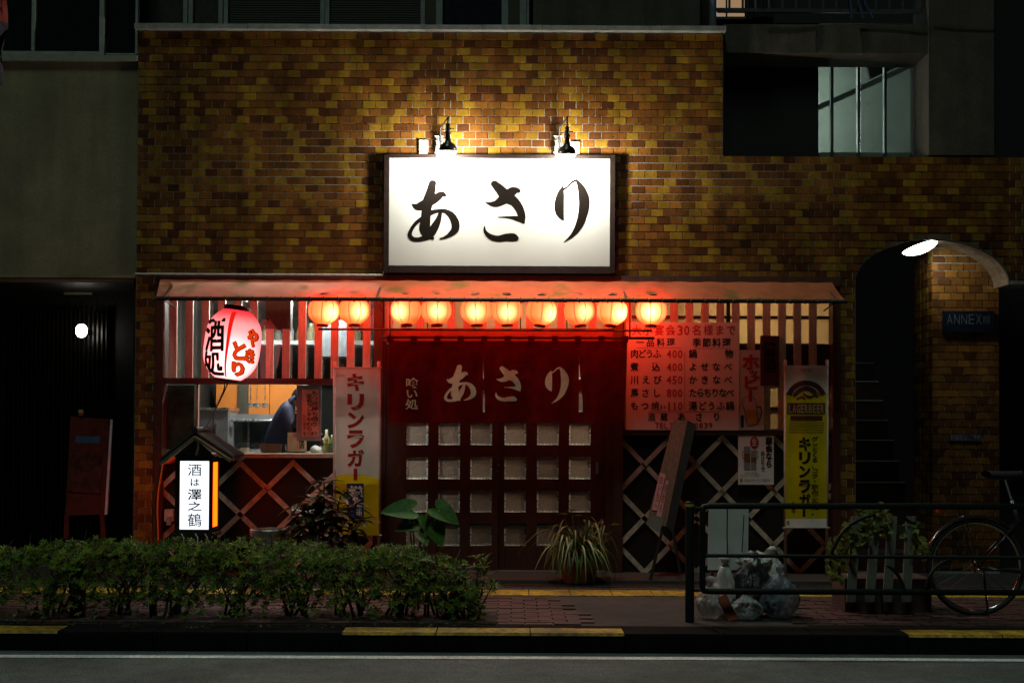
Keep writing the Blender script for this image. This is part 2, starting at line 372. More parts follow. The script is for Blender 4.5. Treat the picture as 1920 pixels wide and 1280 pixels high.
struct('doorstep', MB().box(-3.4, 3.4, -.6, .3, -.2, .03), W['slab'])
struct('ground', MB().box(-40, 40, -.6, 12, -.4, -.004), W['soil'])
# kerb stones
kerb = struct('kerb', MB().box(-40, 40, KY0 + .02, KY1 - .001, -.5, -.012), W['kerb'])
L = 176.6 * S(KY0)
xk = P(640, 1187, KY0).x
for i in range(-9, 14):
    x0 = xk + i * L; yel = i in (0, 1, 2, -4, 6, 7, 8)
    m = MB(); b = .012
    m.prism([(x0 + .004, KY0, RZ - .05), (x0 + .004, KY0 + .004, -b), (x0 + .004, KY0 + b, 0), (x0 + .004, KY1 - .002, 0), (x0 + .004, KY1 - .002, RZ - .05)], (L - .008, 0, 0))
    o = part('kerb_stone', m, [W['kerb'], W['yellow']], kerb, 'kerb stone with yellow painted top' if yel else None)
    if yel:                                   # worn paint along the front edge of the top
        yb_ = G(960, 1177.5).y
        mp = MB(); mp.grid(lambda u, v: (x0 + .004 + (L - .008) * u, KY0 + .012 + (yb_ - KY0 - .012 + .012 * noise.noise(Vector((x0 + u * 4, 0, 5))) * v) * v, .004), 24, 2); mp.add([(x0 + .004, KY0 - .003, -.014), (x0 + L - .004, KY0 - .003, -.014), (x0 + L - .004, KY0 + .012, .004), (x0 + .004, KY0 + .012, .004)], [(0, 1, 2, 3)])
        part('paint', mp, W['yellow'], o)
# paving bricks and tactile strip (children of the sidewalk)
def tinted(base, k=.3):
    q = 1 + R.uniform(-k, k); return (base[0] * q, base[1] * q * R.uniform(.95, 1.05), base[2] * q, 1)
BR = (.105, .042, .036)
ty1, ty0 = G(1100, 1107).y, G(1100, 1117.5).y
tl = .345; m0 = MB().box(-tl / 2 + .004, tl / 2 - .004, ty0, ty1, -.05, .008)
tme = m0.mesh('tactile_block', W['yellow'], Vector((0, (ty0 + ty1) / 2, 0)))
x = -5.2
while x < 5.6:
    inst('tactile_block', tme, (x, (ty0 + ty1) / 2, 0), SW); x += tl
pav = []
for k in range(5):
    m0 = MB().box(-.094, .094, -.045, .045, -.04, .010, tinted(BR)); pav.append(m0.mesh('paving_brick', W['paver']))
rest = MB(); n_ind = 0
y = KY1 + .06; row = 0
ypatch0 = KY1 + .05
while y < ty0 - .08:
    off = (row % 2) * .1; x = -5.6 + off
    while x < 6.0:
        pxl = 960 + x / S(y)
        asph = 1118 + (y - ypatch0) * -60 < pxl < 1500
        if not asph:
            if 920 < pxl < 1160 and n_ind < 120:
                inst('paving_brick', R.choice(pav), (x, y, R.uniform(-.003, .002)), SW); n_ind += 1
            elif -40 < pxl < 1980:
                dz = R.uniform(-.003, .003); rest.box(x - .094, x + .094, y - .045, y + .045, -.04, .010 + dz, tinted(BR))
        x += .2
    y += .1; row += 1
y = ty1 + .055
while y < -.66:                                   # darker strip between the tactile line and the step
    x = -5.6 + (row % 2) * .15
    while x < 6:
        rest.box(x - .145, x + .145, y - .047, y + .047, -.04, .008 + R.uniform(-.002, .002), tinted((.06, .036, .032))); x += .3
    y += .1; row += 1
part('paving_brick', rest, W['paver'], SW, kind='stuff')

# ================================================================== BRICK BUILDING
BXL, BXR = P(257, 300).x, P(1356, 300).x
ZTOP = P(800, 60).z; ZLOW = P(800, 518).z
RXR = 7.2                                            # far end of the right wing
ZR = P(1600, 294).z                                  # top of the right wing's brick
bld = thing('brick_building', 'building of glazed yellow, orange and brown tiles above the lantern-lit tavern front', 'building', ((BXL + BXR) / 2, .2, 0))
Aspx = (1580, 1890); ax0, ax1 = P(1604, 540).x, P(1892, 540).x; zspring = P(1735, 532).z; zapex = P(1735, 449).z
acx = (ax0 + ax1) / 2; ahw = (ax1 - ax0) / 2
wall = MB()
wall.box(BXL, BXR, .006, .4, ZLOW, ZTOP)             # over the shop front
PXL = P(291, 800).x; PXR = P(1566, 800).x
wall.box(BXL, PXL, .006, .4, -.1, ZLOW)              # left pier
wall.box(PXR, ax0, .006, .4, -.1, ZLOW)              # right pier
wall.box(BXR, ax0, .006, .4, ZLOW, ZR)
wall.box(ax1, RXR, .006, .4, zspring, ZR)
NA = 24                                              # arch spandrel
arch = [(acx - ahw * math.cos(math.pi * k / NA), zspring + (zapex - zspring) * math.sin(math.pi * k / NA)) for k in range(NA + 1)]
arw = MB()
for (x0, z0), (x1, z1) in zip(arch, arch[1:]):
    arw.add([(x0, .006, z0), (x1, .006, z1), (x1, .006, ZR), (x0, .006, ZR), (x0, .4, z0), (x1, .4, z1), (x1, .4, ZR), (x0, .4, ZR)],
             [(0, 1, 2, 3), (0, 4, 5, 1), (4, 7, 6, 5), (3, 2, 6, 7)])
part('wall', wall, W['mortar'], bld)
part('arch_wall', arw, mat('soffit', (.13, .075, .04, 1), .6, var=.5, scale=12), bld)
YEL, ORG, BRN, DBR = (.28, .148, .014), (.215, .082, .013), (.155, .054, .010), (.095, .030, .008)
TP, TH = .1183, .0722                                 # tile pitch
z0t = ZTOP - .004
def tile_kind(r, c, st={}):
    if r not in st: st[r] = [Random_row(r)]
    return st[r][0](c)
def Random_row(r):
    rr = random.Random(900 + r); off = rr.randrange(3); cols = {}
    c = -90
    while c < 120:
        step = rr.choice((3, 3, 4, 4, 4, 5, 5)); 
        cols[c] = 'y'
        if rr.random() < .18: cols[c + 1] = 'y'; step += 1
        c += step
    def f(c):
        if c in cols: return 'y'
        h = random.Random(r * 977 + c * 13).random()
        return 'o' if h < .42 else ('b' if h < .8 else 'd')
    return f
TC = {'y': YEL, 'o': ORG, 'b': BRN, 'd': DBR}
tmesh = {}
for k, c in TC.items():
    for j in range(2):
        q = 1 + (j - .5) * .22
        w, h = TP / 2 - .0032, TH / 2 - .0032
        m0 = MB(); m0.add([(-w, .0065, -h), (w, .0065, -h), (w, .0065, h), (-w, .0065, h), (-w + .002, 0, -h + .002), (w - .002, 0, -h + .002), (w - .002, 0, h - .002), (-w + .002, 0, h - .002)],
               [(4, 5, 6, 7), (0, 1, 5, 4), (1, 2, 6, 5), (2, 3, 7, 6), (3, 0, 4, 7)], (c[0] * q, c[1] * q, c[2] * q, 1))
        tmesh[k, j] = m0.mesh('tile', W['tile'])
sgn = P(936, 330)
cells = []
nrow = int((z0t + .1) / TH)
for r in range(nrow + 1):
    z = z0t - TH * (r + .5)
    c0 = int((BXL - .3) / TP) - 1
    for c in range(c0, int(RXR / TP) + 2):
        x = c * TP + (r % 2) * TP / 2
        xa, xb = x - TP / 2, x + TP / 2
        lo, hi = None, None
        def clip(A, B):
            a, b = max(xa, A), min(xb, B)
            return (a, b) if b - a > .009 else None
        seg = None
        if z > ZR: seg = clip(BXL, BXR)
        elif z > ZLOW:
            seg = clip(BXL, RXR)
            if seg and z < zapex + TH / 2:
                t = (z - TH / 2 - zspring) / (zapex - zspring)
                hw = ahw * math.sqrt(max(0, 1 - max(t, 0) ** 2))
                if seg[1] > acx - hw and seg[0] < acx + hw:
                    seg = (seg[0], acx - hw) if seg[0] < acx - hw - .02 else ((acx + hw, seg[1]) if seg[1] > acx + hw + .02 else None)
        else: seg = clip(BXL, PXL) or clip(PXR, ax0) or (clip(ax1, RXR) if z > zspring + TH / 2 else None)
        if not seg: continue
        full = seg[1] - seg[0] > TP - .002
        cells.append(((Vector((x, 0, z)) - Vector((sgn.x, 0, sgn.z + .25))).length, r, c, (seg[0] + seg[1]) / 2, z, seg[1] - seg[0], full))
cells.sort()
rest = MB(); n_ind = 0
SG = (P(722, 400).x, P(1151, 400).x, P(936, 512).z, P(936, 292).z)
for d, r, c, x, z, w, full in cells:
    k = tile_kind(r, c)
    if full and n_ind < 300 and not (SG[0] < x < SG[1] and SG[2] < z < SG[3]):
        o = inst('tile', tmesh[k, R.randrange(2)], (x, R.uniform(-.0015, .001), z), bld); n_ind += 1
    else:
        a, h = w / 2 - min(.0032, w * .2), TH / 2 - .0032; q = R.uniform(.8, 1.2); cc = TC[k]; yy = R.uniform(-.0015, .001)
        rest.add([(x - a, .0065, z - h), (x + a, .0065, z - h), (x + a, .0065, z + h), (x - a, .0065, z + h), (x - a + .002, yy, z - h + .002), (x + a - .002, yy, z - h + .002), (x + a - .002, yy, z + h - .002), (x - a + .002, yy, z + h - .002)],
                 [(4, 5, 6, 7), (0, 1, 5, 4), (1, 2, 6, 5), (2, 3, 7, 6), (3, 0, 4, 7)], (cc[0] * q, cc[1] * q, cc[2] * q, 1))
part('tile', rest, W['tile'], bld, kind='stuff')
mb = MB(); x = BXL - .02
while x < BXR:
    e = min(x + R.uniform(.5, .62), BXR + .02); mb.box(x, e - .004, -.07, .4, ZTOP + .002, ZTOP + .046 + R.uniform(0, .004)); x = e
part('coping', mb, mat('coping', (.30, .31, .29, 1), .85, var=.4, scale=9, bump=.3), bld)
# arch edging
mb = MB(); mb.tube([(x, -.002, z) for x, z in arch[12:]], .010, 6); part('arch_trim', mb, W['concrete'], bld)
# upper storey: windows behind the coping
UY = .30
up = MB(); zt = ZTOP + .048
up.box(P(992, 20, UY).x, P(1312, 20, UY).x, UY, UY + .3, zt, zt + 1.5)
up.box(BXL, BXR, UY + .5, UY + .6, zt, zt + 1.6)
part('upper_wall', up, W['concrete'], bld)
def window(x0, x1, blind, fw=9, y1=54, glass='blackglass'):
    f = MB(); y0 = -150
    f.pbox(x0, y0, x0 + fw, y1, UY, .07); f.pbox(x1 - fw, y0, x1, y1, UY, .07); f.pbox(x0 + fw, y1 - 7, x1 - fw, y1, UY + .005, .06)
    w = part('window', f, W['alu'], bld)
    part('pane', MB().pbox(x0 + fw, y0, x1 - fw, y1 - 7, UY + .04, .01), W[glass], w)
    if blind:
        b = MB(); yy = 0
        while yy < y1 - 8: b.pbox(x0 + fw + 1, yy - 1.4, x1 - fw - 1, yy + 1.4, UY + .032, .004); yy += 4.4
        part('blind', b, W['blind'], w, kind='stuff')
W['greypane'] = mat('grey_curtain_glass', (.05, .05, .042, 1), .3, var=.3)
W['bluepane'] = mat('blue_dark_glass', (.018, .021, .028, 1), .2)
window(259, 352, False, 8, 50, 'greypane'); window(354, 418, False, 8, 51, 'greypane'); window(420, 609, True, 8, 52); window(610, 797, True, 8, 54)
window(818, 953, False, 12, 57, 'bluepane'); window(975, 1000, False, 12, 60, 'greypane')
# drip pipe along the lower tile edge
a, b = P(253, 513.5, -.06), P(718, 514, -.06)
m = MB(); m.tube([a, (b.x, b.y, a.z), (b.x + .006, b.y, a.z + .03)], .0095, 8); m.tube([(-1.9, -.06, a.z), (-1.9, .01, a.z)], .006, 6)
single('conduit', m, mat('white_pipe', (.55, .58, .56, 1), .5), 'thin white pipe running along the wall above the left half of the awning', 'pipe')

# ================================================================== PLASTER BUILDING (left)
PB = thing('plaster_building', 'greenish grey plaster building left of the tiled wall, with a dark entrance', 'building', (-5.5, .2, 0))
pz1 = P(100, 112, .0).z; pz0 = P(100, 516, .0).z
part('wall', MB().box(-9, BXL - .006, .02, .6, pz0, pz1), W['plaster'], PB)
m = MB(); m.box(-9, BXL - .006, .0, .05, pz0 - .02, pz0 + .004); m.box(-9, BXL - .01, .02, .3, pz0 - .035, pz0 - .02); part('lintel_edge', m, W['plaster'], PB)
f = MB(); f.pbox(-200, 103, 258, 113, -.02, .3); part('window_sill', f, mat('sill', (.26, .27, .22, 1), .7), PB)
f = MB(); f.pbox(-60, 96, 188, 103, .03, .06); f.pbox(187, -150, 196, 105, .02, .07); f.pbox(60, -150, 66, 96, .05, .04); f.pbox(196, 100, 258, 103, .05, .05); f.pbox(254.5, -150, 259, 103, .03, .06)
w = part('window', f, mat('pale_frame', (.34, .37, .33, 1), .5, .1), PB)
part('pane', MB().pbox(-60, -150, 258, 100, .09, .01), W['blackglass'], w)
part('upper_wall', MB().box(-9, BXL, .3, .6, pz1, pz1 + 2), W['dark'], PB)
# entrance recess
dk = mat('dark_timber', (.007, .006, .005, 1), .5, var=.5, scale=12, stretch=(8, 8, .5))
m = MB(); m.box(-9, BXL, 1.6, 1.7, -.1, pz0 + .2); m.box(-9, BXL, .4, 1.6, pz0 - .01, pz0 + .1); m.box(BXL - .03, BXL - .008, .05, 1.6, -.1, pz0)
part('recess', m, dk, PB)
m = MB()
for i in range(24):
    x = P(8 + i * 8.2, 700, 1.5).x; m.box(x, x + .016, 1.5, 1.58, .0, pz0 - .2)
part('screen_slat', m, mat('screen_timber', (.010, .007, .005, 1), .3, var=.3), PB, kind='stuff')
part('paper_notice', MB().pbox(184, 634, 202, 674, 1.57, .01), mat('old_notice', (.12, .11, .08, 1), .7), PB)
part('transom', MB().pbox(120, 548, 172, 552, 1.48, .02), mat('transom', (.3, .27, .16, 1), .5), PB)
lc = P(153, 620, 1.25)
gl = thing('globe_lamp', 'small round white globe lamp glowing in the dark entrance at left', 'lamp', lc + Vector((0, .3, 0)))
m = MB(); m.lathe([(.001, -.07), (.036, -.06), (.056, -.03), (.06, 0), (.056, .03), (.036, .06), (.001, .07)], lc, 18, cap=False)
part('globe', m, emat('globe_glow', (1, .93, .8, 1), 12), gl, smooth=True)
m = MB(); m.tube([lc + Vector((0, .05, 0)), lc + Vector((0, .3, 0))], .03, 8); part('mount', m, W['black'], gl)
m = MB(); m.lathe([(.058, -.004), (.066, 0), (.058, .004)], lc, 20, cap=False)
for a_ in (0, 1.05, 2.1): m.tube([lc + Vector((.064 * math.cos(t) * math.cos(a_), .064 * math.cos(t) * math.sin(a_), .074 * math.sin(t))) for t in [-1.5 + .25 * k for k in range(13)]], .0035, 5)
part('cage', m, W['black'], gl)
# red board leaning in the entrance
rb = thing('red_sign_board', 'weathered red wooden board with a blue sticker leaning in the dark entrance', 'board', P(165, 985, .1))
def quadprism(pts, th): 
    m = MB(); m.prism(pts, (0, th, 0)); return m
c = [P(132, 780, .35), P(207, 786, .35), P(196, 964, .05), P(122, 966, .05)]
wr = mat('red_board', (.085, .016, .010, 1), .8, spec=.1, var=.6, scale=6, bump=.2)
part('panel', quadprism(c, .035), wr, rb)
e = MB(); e.prism([c[1] + Vector((.001, -.002, 0)), c[1] + Vector((.022, 0, 0)), c[2] + Vector((.022, 0, 0)), c[2] + Vector((.001, -.002, 0))], (0, .036, 0)); part('edge_strip', e, mat('pale_edge', (.5, .42, .5, 1), .4), rb)
part('sticker', quadprism([P(142, 817, .285), P(187, 818, .285), P(186, 831, .265), P(141, 830, .265)], .003), mat('blue_sticker', (.008, .045, .12, 1), .5), rb)
s_ = MB(); s_.prism([P(130, 845, .235), P(192, 850, .225), P(188, 925, .105), P(126, 922, .11)], (0, .002, 0)); part('worn_paper', s_, mat('worn', (.075, .02, .014, 1), .8, spec=.1, var=.9, scale=10), rb)
for i in range(2): 
    m = MB(); m.beam(P((126, 192)[i], 964, .06), P((124, 194)[i], 1010, .0), .04, .03); part('leg', m, wr, rb)
part('bulb_stub', MB().lathe([(.02, 0), (.03, .03), (.02, .06)], P(152, 779, .35), 8), mat('stub', (.3, .25, .1, 1), .5), rb)
single('notice_board', MB().pbox(180, 753, 232, 830, 1.2, .03), mat('faded_notice', (.03, .022, .02, 1), .7), 'faint dark notice board standing behind the red board', 'board')
# flag hanging at the picture's edge
fl = thing('hanging_flag', 'red banner with dark net hanging at the upper left corner of the picture', 'banner', P(2, 150, -1.2))
part('cloth', MB().grid(lambda u, v: P(-30 + 48 * u - 6 * v, -60 + 102 * v, -1.2) + Vector((0, .04 * math.sin(u * 9 + v * 5), 0)), 8, 8), mat('flag_red', (.35, .035, .02, 1), .7), fl)
part('net', MB().grid(lambda u, v: P(-30 + (42 - 10 * v) * u, 42 + 116 * v, -1.2) + Vector((0, .05 * math.sin(u * 14 + v * 7), 0)), 8, 10), mat('net', (.035, .03, .045, 1), .8), fl)
part('pole', MB().tube([P(-34, -80, -1.2), P(-34, 160, -1.2)], .015, 8), W['alu'], fl)

# ================================================================== APARTMENT BLOCK (upper right)
AP = thing('apartment_block', 'grey concrete apartment block with a balcony and a dim stair window at upper right', 'building', (4, .5, 0))
m = MB(); m.pbox(1355, 46, 1742, 100, .06, .5); part('balcony_beam', m, W['concrete'], AP)
m = MB(); m.pbox(1741, -160, 1864, 293, .04, .5); part('column', m, W['concrete'], AP)
cr = MB()
def crack(p): cr.tube([P(x, y, .055 if x < 1742 else .036) for x, y in p], .0055, 4)
crack([(1440, 57), (1470, 59), (1500, 57), (1530, 54)]); crack([(1531, 54), (1529, 75), (1530, 97)]); crack([(1612, 52), (1615, 75), (1618, 99)]); crack([(1614, 54), (1680, 57), (1740, 63)]); crack([(1752, 51), (1790, 55), (1830, 57), (1863, 57)])
part('crack', cr, W['dark'], AP, kind='stuff')
# recess with stair window
YB = 1.2
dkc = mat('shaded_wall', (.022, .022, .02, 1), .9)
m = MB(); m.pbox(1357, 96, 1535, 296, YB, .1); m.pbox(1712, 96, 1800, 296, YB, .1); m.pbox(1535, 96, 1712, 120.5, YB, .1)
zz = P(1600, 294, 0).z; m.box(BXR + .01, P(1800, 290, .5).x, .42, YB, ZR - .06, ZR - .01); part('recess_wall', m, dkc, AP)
m = MB(); X0, X1 = P(1500, 200, 2).x, P(1760, 200, 2).x; Z0, Z1 = P(1600, 330, 2.6).z, P(1600, 60, 2.6).z
m.box(X0, X1, 3.0, 3.05, Z0, Z1); m.box(X0, X1, YB + .1, 3.05, Z0 - .05, Z0); m.box(X0, X1, YB + .1, 3.05, Z1, Z1 + .05); m.box(X0 - .05, X0, YB + .1, 3.05, Z0, Z1); m.box(X1, X1 + .05, YB + .1, 3.05, Z0, Z1)
part('stairwell', m, mat('stairwell_paint', (.30, .335, .31, 1), .8, var=.15, scale=2), AP)
wn_ = MB()
for x in (1558, 1608, 1658): wn_.pbox(x, 120, x + 5, 295, YB + .02, .06)
sw = part('stair_window', wn_, W['aludark'], AP)
for a_, b_ in ((1535, 1558), (1563, 1608), (1613, 1658), (1663, 1712)): part('pane', MB().pbox(a_, 120, b_, 295, YB + .05, .006), glass_mat('stair_glass'), sw)
m = MB(); m.beam(P(1500, 218, 2.0), P(1720, 118, 2.0), .055, .05, (0, 1, 0)); part('handrail', m, W['alu'], AP)
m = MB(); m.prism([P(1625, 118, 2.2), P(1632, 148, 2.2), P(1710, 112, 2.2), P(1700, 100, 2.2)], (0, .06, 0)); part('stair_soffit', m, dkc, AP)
m = MB(); m.tube([(X0 + .12, 2.5, Z0 + .15), (X0 + .12, 2.5, Z1 - .3)], .025, 8); part('tube_lamp', m, emat('stair_glow', (.84, 1, .90, 1), 30.0), AP)
# balcony railing and lit window
for i, x in enumerate(range(1366, 1742, 25)):
    part('baluster', MB().pbox(x, -150, x + 4, 18, .30, .02), W['aludark'], AP)
m = MB(); m.pbox(1345, 17, 1738, 23.5, .29, .04); part('railing', m, W['aludark'], AP)
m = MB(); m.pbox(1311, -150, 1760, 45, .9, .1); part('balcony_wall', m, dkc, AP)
f = MB(); f.pbox(1308, -150, 1312, 33, .86, .04); f.pbox(1308, 32, 1412, 36, .85, .05); f.pbox(1361, -150, 1364, 33, .86, .03); f.pbox(1308, 15, 1412, 22, .85, .04)
lw = part('lit_window', f, W['aludark'], AP)
part('pane', MB().pbox(1312, -150, 1360, 32, .88, .01), emat('lit_pane_cool', (.62, .62, .66, 1), .42), lw)
part('pane', MB().pbox(1345, -150, 1400, 32, .878, .01), emat('lit_pane_warm', (.75, .47, .25, 1), .42), lw)
m = MB(); m.grid(lambda u, v: P(1396 + 54 * u, -150 + 182 * v, .84) + Vector((0, .03 * math.sin(u * 40), 0)), 30, 1); part('curtain', m, mat('dark_curtain', (.03, .03, .03, 1), .8), AP)
m = MB()
for k, x in enumerate((1585, 1600, 1612)): m.tube([P(x, -60, .25), P(x + 10, 8, .25), P(x + 12 + k * 6, 34, .25)], .012, 6)
single('pole_rack', m, mat('blue_pole', (.08, .12, .22, 1), .3), 'bluish laundry poles leaning behind the balcony railing', 'pole')
single('drain_pipe', MB().tube([P(1337, -150, .0), P(1337, 50, .0), P(1334, 58, .0)], .032, 10), mat('pipe_grey', (.13, .15, .18, 1), .5), 'grey vertical drain pipe beside the lit balcony window', 'pipe')
single('dark_building', MB().box(P(1866, 100, 2.5).x, 16, 2.5, 9, -.1, 9), W['dark'], 'unlit dark building at the right edge of the picture', 'building')
m = MB(); m.box(-12, 12, 9, 9.2, 0, 9); single('rear_building', m, W['dark'], 'black unlit wall far behind the passage', 'building')

# ================================================================== PASSAGE: pillar, stairs, lamp
px0, px1 = P(1748, 700, .42).x, P(1874, 700, .42).x
PY0, PY1 = .42, .98
pil = thing('brick_pillar', 'tiled pillar behind the arch, lit by the white lamp', 'pillar', ((px0 + px1) / 2, PY0, 0))
part('core', MB().box(px0 + .012, px1, PY0 + .012, PY1, -.1, zapex + .15), W['mortar'], pil)
rest = MB(); cnt = 0; tp2 = .122
for r in range(int((zapex + .12) / TH)):
    z = zapex + .12 - TH * (r + .5)
    x = px0 + (0 if r % 2 else -.061)
    while x < px1 - .02:
        a_, b_ = max(x, px0), min(x + tp2, px1); k = tile_kind(r + 60, int(x * 50))
        if b_ - a_ > .03:
            t = MB(); q = R.uniform(.85, 1.15); cc = tuple(v * q for v in TC[k]) + (1,); t.box(a_ + .004, b_ - .004, PY0, PY0 + .014, z - .032, z + .032, cc)
            if cnt < 150: part('tile', t, W['tile'], pil); cnt += 1
            else: rest.add(t.v, t.f, cc)
        x += tp2
    y = PY0 + .006
    while y < PY1 - .03:
        k = tile_kind(r + 160, int(y * 90)); cc = tuple(v for v in TC[k]) + (1,); rest.box(px0, px0 + .014, y + .004, y + .115, z - .032, z + .032, cc); y += .122
part('tile', rest, W['tile'], pil, kind='stuff')
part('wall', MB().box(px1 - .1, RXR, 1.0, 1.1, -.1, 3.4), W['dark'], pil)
# stairs
st = thing('stairs', 'dark tiled stairs climbing into the passage under the arch', 'stairs', P(1664, 1000, 1.0))
sx0, sx1 = PXR + .14, px0 - .01
for i in range(9):
    z = .40 + i * .215; y0 = .9 + i * .2
    s1 = part('step', MB().box(sx0, sx1, y0, y0 + .25, z - .215, z), mat('step_tile', (.035, .011, .008, 1), .5, var=.4), st)
    part('nosing', MB().box(sx0, sx1, y0 - .012, y0 + .03, z + .001, z + .012), mat('nosing', (.40, .38, .33, 1), .5, var=.5, scale=3), s1)
part('base', MB().box(sx0, sx1, .45, .9, -.1, .185), mat('step_tile', None), st)
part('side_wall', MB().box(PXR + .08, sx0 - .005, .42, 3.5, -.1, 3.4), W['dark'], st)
# lamp at the arch
lp = P(1725, 463, .14)
la = thing('arch_lamp', 'bright white oval lamp hanging at the top of the dark arch', 'lamp', lp + Vector((0, .1, .1)))
M = Matrix.Rotation(rad(-18), 3, 'Y') @ Matrix.Rotation(rad(-14), 3, 'X')
prof = [(.001, -.05), (.4, -.045), (.75, -.03), (.95, -.012), (1, 0)]
m = MB(); vs = []
m.lathe([(r_, z_ * 1.25) for r_, z_ in prof], (0, 0, 0), 24, cap=False); m.v = [lp + M @ Vector((v.x * .175, v.y * .11, v.z)) for v in m.v]
part('lens', m, emat('arch_lamp_glow', (.80, 1, .97, 1), 14), la, smooth=True)
m = MB(); m.lathe([(1.02, 0), (.98, .02), (.7, .045), (.3, .055), (.001, .056)], (0, 0, 0), 24, cap=False); m.v = [lp + M @ Vector((v.x * .177, v.y * .112, v.z)) for v in m.v]
part('housing', m, W['black'], la, smooth=True)
m = MB(); m.tube([lp + Vector((.1, 0, .06)), lp + Vector((.2, .05, .1)), lp + Vector((.28, .13, .1))], .016, 8); part('bracket', m, W['black'], la)
ll = bpy.data.lights.new('arch_light', 'SPOT'); ll.energy = 20; ll.color = (.86, 1, .95); ll.shadow_soft_size = .08; ll.spot_size = rad(96); ll.spot_blend = .8
lo_ = bpy.data.objects.new('arch_light', ll); COL.objects.link(lo_); lo_.parent = la; lo_.location = lp + M @ Vector((0, 0, -.075)) - WLOC[la]; lo_.rotation_euler = (P(1806, 530, .45) - lo_.location - WLOC[la]).to_track_quat('-Z', 'Y').to_euler()
# ANNEX plate
asn = thing('name_plate', 'dark blue plate with pale letters ANNEX on the tiled pillar', 'sign', P(1816, 622, .38))
part('plate', MB().pbox(1768, 583, 1864, 622, .38, .04), mat('navy_plate', (.004, .007, .015, 1), .35), asn)
m = MB(); put(m, 'ANNEX', (1774, 589, 1842, 608), flat(.377), bold=0); put(m, '館', (1842, 591, 1858, 608), flat(.377)); part('lettering', m, mat('pale_letter', (.06, .065, .075, 1), .5), asn)
np_ = thing('small_notice', 'narrow strip notice with purple writing low on the dark pillar', 'notice', P(1810, 826, .41))
part('strip', MB().pbox(1780, 813, 1842, 827, .405, .01), mat('strip', (.02, .016, .02, 1), .6), np_)
m = MB(); put(m, '駐輪禁止ご予約', (1782, 814, 1840, 826), flat(.402)); part('lettering', m, mat('purple_letter', (.25, .2, .32, 1), .5), np_)
# ================================================================== INSIDE OF THE SHOP
IX0, IX1, IYB = PXL - .02, PXR + .02, 3.2
struct('shop_floor', MB().box(IX0, IX1, .3, IYB, -.02, .02), W['slab'])
struct('shop_ceiling', MB().box(IX0, IX1, .22, IYB, ZLOW - .02, ZLOW + .05), mat('ceiling_paint', (.3, .28, .24, 1), .9))
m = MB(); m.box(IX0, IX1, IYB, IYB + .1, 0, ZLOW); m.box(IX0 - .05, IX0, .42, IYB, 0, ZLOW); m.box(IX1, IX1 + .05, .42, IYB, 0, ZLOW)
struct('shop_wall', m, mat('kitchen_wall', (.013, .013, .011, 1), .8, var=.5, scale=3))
xd = P(712, 900, .5).x
struct('partition_wall', MB().box(xd, xd + .05, .5, IYB, 0, ZLOW), mat('partition', (.3, .27, .22, 1), .8))
def tube_light(c, L, col, st, label):
    t = thing('tube_light', label, 'lamp', c)
    m = MB(); m.tube([c + Vector((-L / 2, 0, -.03)), c + Vector((L / 2, 0, -.03))], .02, 8); part('tube', m, emat('tube_%d' % (st * 10 + int(c.x * 7)), col, st), t)
    part('batten_housing', MB().box(c.x - L / 2, c.x + L / 2, c.y - .05, c.y + .05, c.z, c.z + .05), W['white'], t)
    for s in (-1, 1): part('end_cap', MB().box(c.x + s * L / 2 - .015, c.x + s * L / 2 + .015, c.y - .03, c.y + .03, c.z - .055, c.z), W['white'], t)
tube_light(Vector((-2.1, .95, ZLOW - .10)), 1.2, (.93, 1, .95, 1), 300, 'white tube light on the kitchen ceiling behind the left window lattice')
tube_light(Vector((.1, .55, ZLOW - .10)), 1.6, (1, .90, .76, 1), 46, 'warm tube light on the ceiling behind the glazed doors')
tube_light(Vector((2.2, .95, ZLOW - .10)), 1.2, (1, .80, .55, 1), 130, 'warm tube light on the ceiling behind the right window lattice')
# orange wall panels behind the cook
ow = thing('orange_partition', 'orange panelled kitchen partition with a dark post seen through the left window', 'partition', P(490, 850, 2.2))
om = mat('orange_laminate', (.85, .27, .045, 1), .5, var=.2, scale=3)
for a_, b_ in ((405, 446), (465, 505), (505.5, 570)): part('panel', MB().pbox(a_, 715, b_ - .6, 850, 2.2, .05), om, ow)
part('post', MB().pbox(446, 700, 465, 850, 2.17, .08), mat('grey_post', (.09, .075, .055, 1), .6), ow)
single('kitchen_shelf', MB().pbox(480, 638, 700, 646, 2.0, .4), mat('shelf', (.4, .42, .42, 1), .5), 'pale kitchen shelf high behind the lattice of the left window', 'shelf')
m = MB()
for i in range(9):
    x = 500 + i * 21; h = (30, 22, 38, 28, 34)[i % 5]; c = P(x, 638, 2.15); m.lathe([(.05, 0), (.055, h * .0025), (.03, h * .0045), (.03, h * .0055)], c, 10)
    single('jar', m, mat('jar_%d' % (i % 4), [(.25, .22, .12, 1), (.1, .12, .1, 1), (.3, .3, .3, 1), (.2, .1, .05, 1)][i % 4], .3), ('squat olive', 'short dark green', 'tall grey', 'brown', 'narrow olive', 'wide dark green', 'low grey', 'tallest brown', 'plain olive')[i] + ' kitchen jar on the high shelf, ' + ('leftmost', 'second from left', 'third from left', 'fourth from left', 'middle one', 'fourth from right', 'third from right', 'second from right', 'rightmost')[i], 'jar', 'jars on the kitchen shelf'); m = MB()
single('exhaust_duct', MB().pbox(596, 600, 650, 668, 1.5, .5), mat('duct', (.13, .14, .16, 1), .4, .2, var=.4), 'pale metal duct hanging behind the right end of the left lattice', 'duct')
m = MB(); m.pbox(497, 560, 545, 618, .16, .12); single('vent_box', m, W['wood'], 'dark wooden box set high in the left window lattice', 'box')
